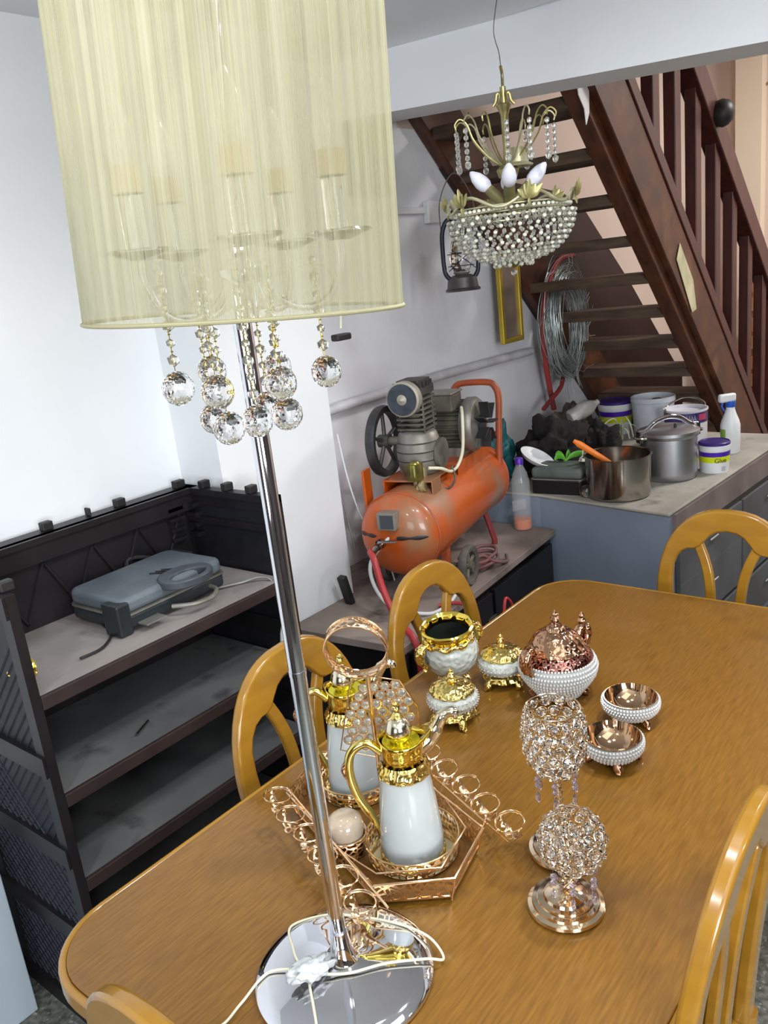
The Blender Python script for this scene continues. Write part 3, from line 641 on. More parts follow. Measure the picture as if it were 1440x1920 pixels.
# things on the counter
p = thing('stockpot', 'wide open stainless steel pot on the counter edge', 'pot', (2.948, 1.300, 0.76), radians(212))
p.scale = (0.92, 0.92, 0.96)
MB().lathe([(0, 0.002), (0.118, 0.0), (0.128, 0.006), (0.131, 0.02), (0.133, 0.165), (0.139, 0.168), (0.139, 0.172), (0.131, 0.170), (0.129, 0.03), (0.12, 0.012), (0, 0.012)], 56).build('pot_body', STEEL, p)
MB().lathe([(0, 0.05), (0.128, 0.05)], 40).build('dark_contents', mat('maroon_contents', (66, 34, 42), (40, 26, 32), scale=14, rough=0.3), p)
q = MB()
q.tube(spline([(-0.135, 0.03, 0.145), (-0.165, 0.03, 0.150), (-0.168, -0.03, 0.150), (-0.135, -0.03, 0.145)], 5), 0.005, 8)
q.build('pot_handle', STEEL, p)
o = MB().tube([(0, 0, 0), (-0.0206, 0.045, 0.035), (-0.053, 0.115, 0.09), (-0.06, 0.135, 0.105)], [0.008, 0.011, 0.013, 0.007], 8, flat=0.45).build('orange_spatula', mat('orange_plastic', (232, 122, 36), rough=0.35)); o.location = (2.955, 1.318, 0.875)
tag(o, 'orange plastic handle leaning over the rim of the steel pot', 'utensil')
p = thing('pressure_cooker', 'dull aluminium pot with clamped lid and arched bar in counter middle', 'pot', (3.25, 1.215, 0.76), radians(-38))
MB().lathe([(0, 0), (0.100, 0), (0.107, 0.008), (0.109, 0.03), (0.110, 0.17), (0.116, 0.175), (0.118, 0.186), (0, 0.186)], 56).build('pot_body', ALU, p)
ld = MB().lathe([(0.120, 0.184), (0.120, 0.196), (0.110, 0.200), (0.07, 0.210), (0.0, 0.214)], 48).build('lid', ALU, p)
MB().tube(spline([(-0.132, 0, 0.20), (-0.10, 0, 0.205), (-0.055, 0, 0.235), (0, 0, 0.247), (0.055, 0, 0.235), (0.10, 0, 0.205), (0.132, 0, 0.20)], 6), 0.010, 10, flat=0.7).build('clamp_bar', CHROME, ld)
q = MB()
for s_ in (-1, 1):
    q = MB(); q.tube(spline([(s_*0.115, 0.03, 0.18), (s_*0.138, 0.02, 0.18), (s_*0.138, -0.02, 0.18), (s_*0.115, -0.03, 0.18)], 4), 0.006, 8); q.b2((s_*0.127-0.008, -0.014, 0.16), (s_*0.127+0.008, 0.014, 0.205))
    q.build('pot_handle', STEEL, p)
MB().lathe([(0, 0.21), (0.006, 0.21), (0.005, 0.228), (0, 0.228)], 12, (0.0, -0.05, 0)).build('steam_pin', BLACK, ld)
def tub(label, loc, r, h, rz=0, name='glue_tub'):
    p = thing(name, label, 'tub', loc, rz)
    MB().lathe([(0, 0), (r*0.88, 0), (r*0.90, 0.004), (r*0.97, h*0.78), (0, h*0.78)], 40).build('tub_body', WHITEP, p)
    MB().lathe([(r*0.915, h*0.27), (r*0.965, h*0.55)], 40).build('lime_band', LIME, p)
    MB().lathe([(r*0.966, h*0.55), (r*0.985, h*0.70)], 40).build('purple_band', PURPLE, p)
    MB().lathe([(r, h*0.72), (r*1.02, h*0.78), (r*1.02, h*0.90), (r*0.98, h*0.905)], 40).build('white_collar', WHITEP, p)
    MB().lathe([(r*1.0, h*0.895), (r*1.0, h*0.97), (r*0.94, h), (r*0.9, h*0.975), (0, h*0.975)], 40).build('lid', mat('dark_purple_lid', (54, 36, 110), rough=0.35), p)
    return p
t_ = tub('small white tub with lime band and dark purple lid near the counter edge', (3.385, 1.078, 0.76), 0.062, 0.125)
def text(parent, s_, size, loc, rot, m, name='lettering', bend=None):
    cu = bpy.data.curves.new(name, 'FONT'); cu.body = s_; cu.size = size; cu.extrude = 0.0004; cu.align_x = 'CENTER'; cu.align_y = 'CENTER'
    tmp = bpy.data.objects.new('tmp', cu); dg = bpy.context.evaluated_depsgraph_get()
    COL.objects.link(tmp); dg.update(); me = bpy.data.meshes.new_from_object(tmp.evaluated_get(dg)); COL.objects.unlink(tmp); bpy.data.objects.remove(tmp)
    if bend:
        for v in me.vertices:
            a = v.co.x/bend; rr = bend+v.co.z; v.co.x, v.co.z = rr*sin(a), rr*cos(a)-bend
    me.materials.clear(); me.materials.append(m)
    o = bpy.data.objects.new(name, me); COL.objects.link(o); o.parent = parent; o.matrix_local = T(loc, rot); return o
INK = mat('dark_ink', (70, 60, 30), rough=0.5)
def curved_text(parent, s_, size, r, z, ang, m):
    o = text(parent, s_, size, (0, 0, 0), (0, 0, 0), m, bend=r)
    o.matrix_local = T((r*cos(ang), r*sin(ang), z)) @ Matrix.Rotation(ang+pi/2, 4, 'Z') @ Matrix.Rotation(pi/2, 4, 'X'); return o
curved_text(t_, 'Glue', 0.026, 0.0605, 0.053, radians(-138), INK)
q = MB()
for k in range(5): q.lathe([(0.0578, 0.010+k*0.004), (0.0578, 0.0115+k*0.004)], 60, ang=0.35, M=Matrix.Rotation(radians(-135), 4, 'Z'))
q.build('small_print', mat('print_grey', (150, 150, 150), rough=0.6), t_)
tub('white tub with lime band and purple lid at counter back beside white bucket', (4.03, 1.78, 0.76), 0.085, 0.17)
p = thing('spray_bottle', 'white spray bottle with blue trigger collar and green label on counter', 'bottle', (3.70, 1.11, 0.76), radians(-40))
MB().lathe([(0, 0), (0.036, 0), (0.041, 0.006), (0.041, 0.125), (0.036, 0.145), (0.024, 0.175), (0.018, 0.195), (0.018, 0.205), (0, 0.205)], 32).build('bottle_body', WHITEP, p)
hd = MB().lathe([(0.019, 0.203), (0.020, 0.205), (0.020, 0.228), (0, 0.228)], 24).build('collar', BLUE, p)
MB().b2((-0.055, -0.013, 0.226), (0.022, 0.013, 0.262)).build('spray_head', WHITEP, p, bevel=0.008, seg=3)
MB().tube([(-0.035, 0, 0.235), (-0.042, 0, 0.21), (-0.03, 0, 0.19)], 0.005, 8).build('trigger', BLUE, p)
MB().lathe([(0.0416, 0.02), (0.0416, 0.11)], 16, ang=0.9, M=Matrix.Rotation(radians(160), 4, 'Z')).build('label', mat('green_label', (150, 180, 90), (120, 160, 60), scale=20, rough=0.5), p)
p = thing('plaster_bucket', 'large off-white paint bucket at counter back with dark crusted rim', 'bucket', (4.0, 1.57, 0.76))
p.scale = (0.92, 0.92, 0.95)
MB().lathe([(0, 0), (0.100, 0), (0.110, 0.18), (0.116, 0.182), (0.116, 0.205), (0.110, 0.207), (0.106, 0.19), (0.104, 0.15), (0, 0.15)], 40).build('bucket_body', mat('dirty_white_plastic', (196, 200, 208), (176, 180, 190), scale=7, rough=0.5), p)
MB().ico((0.01, -0.02, 0.17), 0.05, 2, 0.5).build('dark_crust', mat('crust', (64, 44, 40), (90, 74, 66), scale=20, rough=0.9, bump=0.8), p)
p = thing('paint_tin', 'open paint tin with wire bail and printed dark blue band on counter', 'tin', (3.86, 1.36, 0.76))
MB().lathe([(0, 0), (0.094, 0), (0.096, 0.155), (0.100, 0.157), (0.100, 0.165), (0.094, 0.165), (0.092, 0.15), (0.0, 0.12)], 40).build('tin_body', mat('tin_white', (206, 206, 212), (188, 188, 196), scale=8, rough=0.4), p)
MB().lathe([(0.0966, 0.105), (0.0972, 0.153)], 40).build('printed_band', mat('navy_print', (40, 36, 84), (70, 60, 120), scale=30, rough=0.4), p)
MB().lathe([(0.0982, 0.118), (0.0984, 0.146)], 12, ang=0.5, M=Matrix.Rotation(radians(-125), 4, 'Z')).build('red_print', mat('red_print', (170, 60, 90), rough=0.4), p)
q = MB()
for k in range(5): q.tube([(0.099*cos(a), 0.099*sin(a), z) for a, z in [(radians(-168+k*7+j*3), 0.115+0.03*(j % 2)) for j in range(3)]], 0.0015, 4)
q.build('white_script', WHITEP, p)
MB().tube(spline([(-0.075, 0.065, 0.15), (-0.07, 0.06, 0.185), (0.0, 0.0, 0.215), (0.07, -0.06, 0.185), (0.075, -0.065, 0.15)], 8), 0.0035, 8).build('wire_bail', STEEL, p)
p = thing('black_case', 'low black plastic case with dusty grey lid at left end of counter', 'case', (2.955, 1.540, 0.76), radians(-83))
p.scale = (1, 1, 1.3)
MB().prism(rrect(-0.105, -0.075, 0.105, 0.075, 0.015), 0, 0.045, T((0, 0, 0))).build('case_base', BLACKB, p, bevel=0.004)
MB().prism(rrect(-0.107, -0.077, 0.107, 0.077, 0.015), 0.045, 0.049).build('trim_line', ALUD, p)
MB().prism(rrect(-0.105, -0.075, 0.105, 0.075, 0.015), 0.049, 0.082).build('case_lid', mat('dusty_case_lid', (70, 80, 76), (96, 104, 98), scale=9, rough=0.6), p, bevel=0.012, seg=3)
p = thing('light_bulb', 'loose clear light bulb lying at the front of the counter', 'bulb', (2.88, 1.405, 0.784), 0, rot=(0, radians(80), radians(-60)))
MB().lathe([(0, -0.024), (0.014, -0.02), (0.023, -0.006), (0.024, 0.004), (0.018, 0.018), (0.011, 0.028), (0.011, 0.032), (0, 0.032)], 24).build('glass_globe', GLASS, p)
MB().lathe([(0, 0.030), (0.011, 0.030), (0.011, 0.048), (0.005, 0.053), (0, 0.053)], 16).build('screw_base', IRON, p)
p = thing('glass_tap', 'shiny glass and chrome fitting standing on the case lid', 'fitting', (2.985, 1.455, 0.87))
MB().lathe([(0, 0), (0.016, 0.0), (0.024, 0.010), (0.020, 0.022), (0.008, 0.03), (0.006, 0.055), (0.014, 0.06), (0.0, 0.066)], 8).build('faceted_body', CHROME, p, smooth=0)
def lump(name, c, size, m, label, cat, sub=3, amp=0.35, fr=9, seed=0, sz=(1, 1, 1), jag=0):
    import bmesh
    bm = bmesh.new(); bmesh.ops.create_icosphere(bm, subdivisions=sub, radius=1)
    for v in bm.verts:
        n = v.co.normalized(); d = 1+amp*noise.noise(n*2.2+Vector((seed, seed*2, 0)))*2+jag*noise.noise(n*fr+Vector((0, seed, 5)))
        v.co = Vector((n.x*sz[0], n.y*sz[1], max(n.z, -0.55)*sz[2]))*size*d
    me = bpy.data.meshes.new(name); bm.to_mesh(me); bm.free(); me.materials.append(m); me.shade_smooth()
    zmin = min(v.co.z for v in me.vertices)
    o = bpy.data.objects.new(name, me); COL.objects.link(o); o.location = (c[0], c[1], c[2]-zmin); return tag(o, label, cat)
RAG = mat('dark_rag', (16, 14, 15), (30, 25, 23), scale=14, rough=0.95, bump=0.9, bscale=40, c3=(40, 28, 26), s3=9, t3=0.6)
lump('black_bag', (3.17, 1.69, 0.76), 0.118, RAG, 'heap of black crumpled bag filling the counter corner', 'bag', 5, 0.3, 9, 3, (1.25, 1.1, 1.05), 0.16)
lump('dark_rag', (3.37, 1.56, 0.76), 0.085, RAG, 'dark brown rag bunched right of the black bag', 'rag', 5, 0.3, 10, 8, (1.2, 0.9, 1.15), 0.2)
BAGP = mat('crumpled_clear_plastic', (150, 146, 140), (190, 188, 182), scale=12, rough=0.35, bump=0.8, bscale=16)
lump('crumpled_plastic', (3.72, 1.87, 0.76), 0.09, mat('grey_sacking', (104, 94, 84), (62, 56, 50), scale=9, rough=0.8, bump=0.7), 'grey crumpled sacking behind the dark rags', 'sack', 5, 0.3, 8, 12, (1.5, 0.9, 1.15), 0.18)
o = MB().lathe([(0, 0), (0.03, 0.0), (0.036, 0.01), (0.034, 0.05), (0.038, 0.06), (0.036, 0.11), (0.024, 0.13), (0.013, 0.15), (0.013, 0.16), (0, 0.16)], 20, lobes=5, amp=0.06).build('crushed_bottle', BAGP)
o.location = (3.52, 1.78, 0.935); o.rotation_euler = (radians(15), radians(68), radians(-20)); tag(o, 'crushed clear plastic bottle lying on top of the heap', 'bottle')
TEAL = mat('teal_net', (20, 92, 98), (12, 60, 66), scale=20, rough=0.6)
lump('teal_net', (3.0, 1.86, 0.76), 0.075, TEAL, 'teal net bag with black loop between wall and black bag', 'net', 4, 0.3, 9, 21, (1.1, 0.7, 1.7), 0.2)
hose('black_loop', [(2.90, 1.84, 0.87), (2.905, 1.86, 0.93), (2.95, 1.90, 0.985), (3.02, 1.90, 0.99)], 0.003, BLACK, 'thin black loop rising from the teal net', cat='wire')
o = MB().lathe([(0, 0), (0.03, 0.0), (0.06, 0.012), (0.075, 0.03), (0.073, 0.031), (0.058, 0.016), (0, 0.006)], 28).build('white_bowl', WHITEP); o.location = (2.95, 1.66, 0.87); o.rotation_euler = (0.5, 0.1, 0); tag(o, 'white plastic bowl tipped behind the clear bottle', 'bowl')
LEAF = mat('green_leaf', (70, 150, 40), (110, 190, 60), scale=10, rough=0.4)
lf = MB()
for k, (a, l) in enumerate(((0.2, 0.07), (1.2, 0.06), (-0.9, 0.09), (2.6, 0.05))):
    pts = [(0, 0, 0), (l*0.3*cos(a), l*0.3*sin(a), 0.02), (l*0.7*cos(a), l*0.7*sin(a), 0.025), (l*cos(a), l*sin(a), 0.012)]
    lf.tube(spline(pts, 4), [0.002]+[0.012*sin(pi*(i+1)/13) for i in range(11)]+[0.002], 8, flat=0.2)
o = lf.build('plastic_leaves', LEAF); o.location = (2.99, 1.54, 0.872); tag(o, 'bright green plastic leaf sprig on the case lid', 'leaf')
lf = MB()
for k in range(14):
    a = random.uniform(0, 2*pi); l = random.uniform(0.06, 0.13)
    pts = [(0, 0, 0), (l*0.25*cos(a), l*0.25*sin(a), l*0.9), (l*0.8*cos(a), l*0.8*sin(a), l*0.8), (l*1.1*cos(a), l*1.1*sin(a), l*0.3)]
    lf.tube(spline(pts, 4), 0.0035, 5, flat=0.4)
o = lf.build('tangled_straps', mat('pale_strap', (176, 186, 158), (120, 130, 120), scale=6, rough=0.5)); o.location = (3.68, 1.60, 0.80); tag(o, 'tangle of pale green and grey straps before the lime tub', 'straps')

# ------------------------------------------------------------------ wall things
m_ = thing('wall_mirror', 'tall narrow mirror in a thin gold frame hanging on the wall', 'mirror', (3.365, 1.985, 1.315))
def m2(x, z): return (x, z)
z0, z1, hw = 0.0, 0.40, 0.09
MB().strip([(-hw, z0), (hw, z0), (hw, z1), (-hw, z1)], [(-hw+0.022, z0+0.022), (hw-0.022, z0+0.022), (hw-0.022, z1-0.022), (-hw+0.022, z1-0.022)], 0.024, T((0, -0.017, 0)), closed=True).build('frame', mat('old_gold_frame', (196, 170, 62), (170, 144, 50), scale=9, rough=0.3, metal=0.6), m_, smooth=0, bevel=0.004)
MB().b2((-hw+0.02, -0.016, z0+0.02), (hw-0.02, -0.01, z1-0.02)).build('mirror_glass', MIRROR, m_, smooth=0)
# wire coil
wc = MB(); rnd = random.Random(5)
for k in range(95):
    rx = 0.10+0.10*rnd.random(); rz = 0.20+0.10*rnd.random()*rx/0.2; ph = rnd.uniform(-0.35, 0.35); cx = rnd.gauss(0, 0.022); cz_ = rnd.gauss(0, 0.02)
    dy = rnd.uniform(-0.035, 0.03)
    pts = []
    for i in range(26):
        a = 2*pi*i/26; x = rx*cos(a); z = rz*sin(a); pts.append((cx+x*cos(ph)-z*sin(ph)*0.4, dy+0.012*sin(2*a+k), cz_+z*cos(ph)+x*sin(ph)*0.4))
    wc.tube(pts, 0.0013, 4, closed=True)
for k in range(26):
    a = rnd.uniform(0, 2*pi); s0 = (0.17*cos(a), -0.02, 0.26*sin(a)); l = rnd.uniform(0.05, 0.14); b_ = a+rnd.uniform(-0.8, 0.8)
    wc.tube([s0, (s0[0]+l*0.5*cos(b_), -0.03, s0[2]+l*0.5*sin(b_)), (s0[0]+l*cos(b_+0.4), -0.03, s0[2]+l*sin(b_+0.4))], 0.0013, 4)
o = wc.build('wire_coil', WIRE); o.location = (3.80, 1.93, 1.345); o.scale = (1.08, 1, 0.98); o.rotation_euler = (0, 0, 0); tag(o, 'large tangled coil of galvanised wire hanging under the stairs', 'wire coil')
hose('old_red_hose', [(3.93, 1.93, 1.66), (3.80, 1.93, 1.655), (3.70, 1.93, 1.59), (3.625, 1.935, 1.47), (3.60, 1.94, 1.33), (3.63, 1.95, 1.18), (3.685, 1.96, 1.02), (3.71, 1.96, 0.94)], 0.0135, REDO, 'old dull red hose draped along the wire coil')
hose('short_red_hose', [(3.82, 1.95, 1.13), (3.74, 1.93, 1.05), (3.62, 1.92, 1.01), (3.53, 1.92, 0.975)], 0.0115, REDO, 'short red hose end crossing below the wire coil')
# lantern
def hull(): pass
ln = thing('hurricane_lantern', 'old dark blue hurricane lantern hanging in front of the wall', 'lantern', (2.525, 1.66, 1.59), radians(-40))
NAVY = mat('dark_lantern_blue', (44, 50, 62), (28, 32, 42), scale=12, rough=0.4, metal=0.3)
MB().lathe([(0, 0), (0.060, 0), (0.062, 0.006), (0.055, 0.012), (0.050, 0.045), (0.030, 0.055), (0, 0.055)], 28).build('fuel_tank', mat('lantern_tank', (86, 82, 82), (60, 58, 60), scale=12, rough=0.4, metal=0.5), ln)
MB().lathe([(0.024, 0.062), (0.036, 0.085), (0.040, 0.11), (0.032, 0.15), (0.025, 0.18)], 28).build('glass_chimney', GLASS, ln)
MB().lathe([(0, 0.055), (0.022, 0.055), (0.03, 0.062), (0.026, 0.068), (0, 0.075)], 24).build('burner', ALUD, ln)
for s_ in (-1, 1): MB().tube(spline([(s_*0.046, 0, 0.045), (s_*0.060, 0, 0.07), (s_*0.062, 0, 0.14), (s_*0.058, 0, 0.20), (s_*0.040, 0, 0.235), (s_*0.02, 0, 0.24)], 6), 0.008, 10).build('side_tube', NAVY, ln)
MB().lathe([(0.0, 0.275), (0.018, 0.272), (0.024, 0.262), (0.020, 0.25), (0.020, 0.225), (0.032, 0.215), (0.030, 0.185), (0.024, 0.18), (0, 0.18)], 24).build('chimney_cap', NAVY, ln)
q = MB()
for z in (0.085, 0.125): q.tube(circ(0.045, 24, z), 0.0015, 5, closed=True)
q.tube([(-0.05, -0.02, 0.07), (0.04, -0.03, 0.14)], 0.0015, 5); q.tube([(0.05, -0.02, 0.07), (-0.04, -0.03, 0.14)], 0.0015, 5)
q.build('globe_guard', NAVY, ln)
MB().tube(spline([(-0.062, 0, 0.19), (-0.060, 0, 0.29), (-0.03, 0, 0.36), (0, 0, 0.385), (0.03, 0, 0.36), (0.060, 0, 0.29), (0.062, 0, 0.19)], 6), 0.002, 6).build('bail', IRON, ln)
MB().tube([(0, 0, 0.385), (0.04, 0.05, 0.48), (0.10, 0.10, 0.585)], 0.0015, 5).build('hanging_wire', IRON, ln)
# white conduit and dark block on the wall
q = thing('cable_trunking', 'white plastic cable trunking on the wall below stair stringer', 'trunking', (2.75, 2.03, 1.90))
MB().b2((-0.55, 0.0, -0.012), (0.12, 0.018, 0.012)).build('trunk', WHITEP, q, smooth=0, bevel=0.002)
MB().b2((0.12, -0.01, -0.05), (0.34, 0.018, 0.035)).build('junction_box', WHITEP, q, smooth=0, bevel=0.004)
q = MB().b2((0, 0, 0), (0.20, 0.05, 0.24)).build('dark_bracket', mat('maroon_block', (70, 34, 34), (50, 26, 26), scale=8, rough=0.5), smooth=0, bevel=0.004); q.location = (2.42, 1.995, 1.955); tag(q, 'dark maroon wooden block on wall under the beam', 'block')
# far crates
for i, z in enumerate((1.42, 1.18, 0.94, 0.70)):
    c = thing('wooden_crate', ('orange wooden slatted crate by the far wall, topmost of the stack' if i == 0 else 'orange wooden slatted crate by the far wall, %s in the stack' % ('second from top', 'third from top', 'fourth from top')[i-1]), 'crate', (5.80, 1.40, z-0.24+0.0), 0, 'stacked crates by the far wall')
    for k in range(2): MB().b2((-0.15, -0.2, 0.02+k*0.11), (-0.135, 0.2, 0.10+k*0.11)).build('slat', mat('crate_wood', (206, 150, 96), (180, 120, 76), scale=8, rough=0.7), c, smooth=0)
    MB().b2((-0.13, -0.2, 0.0), (0.15, 0.2, 0.015)).build('crate_base', mat('crate_wood', (0, 0, 0)), c, smooth=0)
    for sx in (-1, 1):
        for sy in (-1, 1): MB().b2((sx*0.12-0.012, sy*0.18-0.012, 0.0), (sx*0.12+0.012, sy*0.18+0.012, 0.24)).build('corner_post', mat('crate_wood', (0, 0, 0)), c, smooth=0)
hose('wall_wire', [(6.09, 1.585, 2.57), (6.09, 1.66, 2.53), (6.09, 1.75, 2.45), (6.09, 1.80, 2.33), (6.09, 1.80, 1.9), (6.09, 1.80, 1.5)], 0.008, mat('old_wire', (150, 120, 96), rough=0.6), 'thin brown wire curving down the pink far wall', cat='wire')

# ------------------------------------------------------------------ chandelier
cd = thing('chandelier', 'tarnished cream and gold chandelier with crystal bead basket hanging before the stairs', 'chandelier', (1.985, 1.142, 1.655), 0)
cd.scale = (0.96, 0.96, 0.92)
# local z: bottom 0, ring 0.165, stem top 0.42
MB().lathe([(0, 0.16), (0.010, 0.16), (0.012, 0.17), (0.009, 0.18), (0.010, 0.235), (0.024, 0.242), (0.030, 0.262), (0.022, 0.27), (0.011, 0.278), (0.009, 0.30), (0.010, 0.40), (0.016, 0.415), (0.020, 0.425), (0.008, 0.43), (0.008, 0.47), (0, 0.47)], 24).build('stem', TGOLD, cd)
MB().lathe([(0.0, 0.305), (0.020, 0.303), (0.026, 0.29), (0.028, 0.265), (0.042, 0.258), (0.040, 0.254), (0.024, 0.262), (0, 0.262)], 24, (0.012, -0.022, 0.012)).build('bell_cup', TCREAM, cd)
q = MB()
for k in range(6):
    a = 2*pi*k/6; q.tube(spline([(0, 0, 0.44), (0.014*cos(a), 0.014*sin(a), 0.455), (0.020*cos(a), 0.020*sin(a), 0.435), (0.028*cos(a), 0.028*sin(a), 0.425)], 4), 0.004, 6, flat=0.5)
q.tube(spline([(0, 0, 0.46), (0.008, 0.004, 0.50), (-0.004, 0.0, 0.52)], 4), 0.004, 6)
q.build('top_crown', TGOLD, cd)
MB().tube(spline([(0, 0, 0.47), (0.004, 0.006, 0.55), (0.012, 0.022, 0.62), (-0.02, -0.03, 0.735)], 6), 0.0012, 5).build('hanging_wire', IRON, cd)
rr = 0.165
q = MB()
for kk in range(1):
    pts = []
    for i in range(96):
        a = 2*pi*i/96; pts.append((rr*cos(a), rr*sin(a), 0.175+0.016*cos(6*a+0.9)))
    q.tube(pts, 0.0042, 8, closed=True)
q.build('wavy_ring', TCREAM, cd)
q = MB(); q.tube(circ(0.157, 72, 0.138), 0.0035, 6, closed=True); q.tube(circ(0.155, 72, 0.165), 0.0025, 6, closed=True)
for k in range(3):
    a = 2*pi*k/3+0.5; q.tube([(0, 0, 0.165), (0.157*cos(a), 0.157*sin(a), 0.150)], 0.004, 6)
q.build('basket_frame', TCREAM, cd)
for k in range(6):
    a = 2*pi*k/6+0.95-0.15; q = MB()
    cx, cy = 0.172*cos(a), 0.172*sin(a)
    for j, (da, h, w) in enumerate(((-0.45, 0.022, 0.010), (-0.2, 0.034, 0.012), (0.0, 0.046, 0.012), (0.2, 0.032, 0.012), (0.45, 0.03, 0.012), (0.0, -0.022, 0.008))):
        tx, ty = -sin(a)*da*0.07, cos(a)*da*0.07
        ex = 0.012 if h > 0 else 0.004
        q.tube(spline([(cx, cy, 0.172), (cx+tx*0.5+ex*0.5*cos(a), cy+ty*0.5+ex*0.5*sin(a), 0.172+h*0.5), (cx+tx+ex*cos(a), cy+ty+ex*sin(a), 0.172+h)], 4), [0.002, 0.5*w, 0.8*w, w, 0.9*w, 0.8*w, 0.6*w, 0.4*w, 0.001][:9], 8, flat=0.35)
    q.build('leaf_cluster', mat('leaf_cream', (186, 180, 128), (150, 142, 92), scale=24, rough=0.4, metal=0.5), cd)
# bead strands: swags from ring to bottom
q = MB(); q2 = MB()
for j in range(44):
    a = 2*pi*j/44
    for i in range(13):
        t = i/12; r = 0.154*(cos(t*pi/2)**0.75)+0.014; z = 0.138-0.118*sin(t*pi/2)**1.1
        (q if (i+j) % 2 else q2).ico((r*cos(a+0.04*i), r*sin(a+0.04*i), z), 0.0062, 1)
for j in range(70):
    a = 2*pi*j/70; q.ico((0.160*cos(a), 0.160*sin(a), 0.133), 0.0062, 1); q2.ico((0.158*cos(a), 0.158*sin(a), 0.156), 0.0055, 1)
for j in range(20):
    a = 2*pi*j/20; q2.ico((0.05*cos(a), 0.05*sin(a), 0.016-0.006*(j % 2)), 0.007, 1)
q.build('bead_basket', CRYSD, cd, smooth=0)
q2.build('bead_swags', mat('cloudy_beads', (222, 222, 206), (190, 190, 172), scale=40, rough=0.2, coat=0.5), cd, smooth=0)
MB().lathe([(0, 0.0), (0.010, 0.004), (0.016, 0.014), (0.034, 0.022), (0.036, 0.028), (0, 0.03)], 20).build('bottom_finial', TGOLD, cd)
MB().ico((0, 0, -0.012), 0.010, 1).build('bottom_ball', CRYSD, cd, smooth=0)
for k in range(4):
    a = 2*pi*k/4+0.55
    M = T((0.018*cos(a), 0.018*sin(a), 0.178)) @ Matrix.Rotation(a, 4, 'Z') @ Matrix.Rotation(radians(42), 4, 'Y')
    s_ = MB().lathe([(0, 0), (0.014, 0), (0.015, 0.03), (0.014, 0.055), (0, 0.055)], 18, M=M).build('bulb_socket', mat('socket_olive', (140, 132, 84), (110, 104, 66), scale=16, rough=0.5), cd)
    MB().lathe([(0.012, 0.053), (0.019, 0.066), (0.020, 0.08), (0.016, 0.10), (0.006, 0.118), (0.0, 0.122)], 18, M=M).build('frosted_bulb', mat('frosted_glass', (226, 226, 240), rough=0.35, coat=0.4), s_)
for k in range(14):
    a = 2*pi*k/14+0.1; R2 = 0.130
    P = [(0.02*cos(a), 0.02*sin(a), 0.275), (0.05*cos(a), 0.05*sin(a), 0.30), (0.085*cos(a), 0.085*sin(a), 0.345), (0.10*cos(a), 0.10*sin(a), 0.385), (0.118*cos(a), 0.118*sin(a), 0.40), (0.132*cos(a), 0.132*sin(a), 0.388), (0.130*cos(a), 0.130*sin(a), 0.375)]
    arm = MB().tube(spline(P, 5), 0.0022, 6).build('upper_arm', TGOLD if k % 3 else TCREAM, cd)
    if k % 2 == 0 or k in (5, 9):
        q = MB()
        for i in range(6): q.ico((R2*cos(a), R2*sin(a), 0.362-i*0.017), 0.0068 if i < 5 else 0.009, 1, 1.3)
        q.build('bead_drop', CRYSD, arm, smooth=0)

o = MB().b2((0, 0, 0), (0.95, 0.03, 0.55)).build('pale_board', mat('pale_board', (176, 188, 198), (166, 178, 188), scale=3, rough=0.6), smooth=0, bevel=0.003); o.location = (-0.30, 1.87, 0.0); tag(o, 'pale blue grey board standing left of the shelf unit', 'board')

# ------------------------------------------------------------------ string-shade lamp
lp = thing('floor_lamp', 'tall chrome lamp with cream string drum shade and crystal drops standing on the table', 'lamp', (0.638, 0.706, 0.75))
MB().lathe([(0, 0), (0.119, 0), (0.1245, 0.003), (0.1245, 0.008), (0.121, 0.012), (0.105, 0.0165), (0.07, 0.0205), (0.035, 0.024), (0.022, 0.029), (0.0165, 0.040), (0.0135, 0.058), (0.0115, 0.075), (0, 0.075)], 96).build('base', CHROME, lp)
pdir = Vector((0.655-0.638, 0.732-0.706, 1.65-0.75)).normalized()
def pa(h): return pdir*(h/pdir.z)
MB().tube([pa(0.06), pa(0.46), pa(0.461), pa(0.93)], [0.0108, 0.0108, 0.0108, 0.0108], 32).build('pole', CHROME, lp)
MB().tube([pa(0.457), pa(0.463)], 0.0114, 32).build('pole_joint', CHROME, lp)
sc_ = Vector((0.660-0.638, 0.727-0.706, 1.653-0.75))
ax = Vector((0.015, -0.019, 0.46)).normalized()
Ms = T(sc_) @ Vector((0, 0, 1)).rotation_difference(ax).to_matrix().to_4x4()
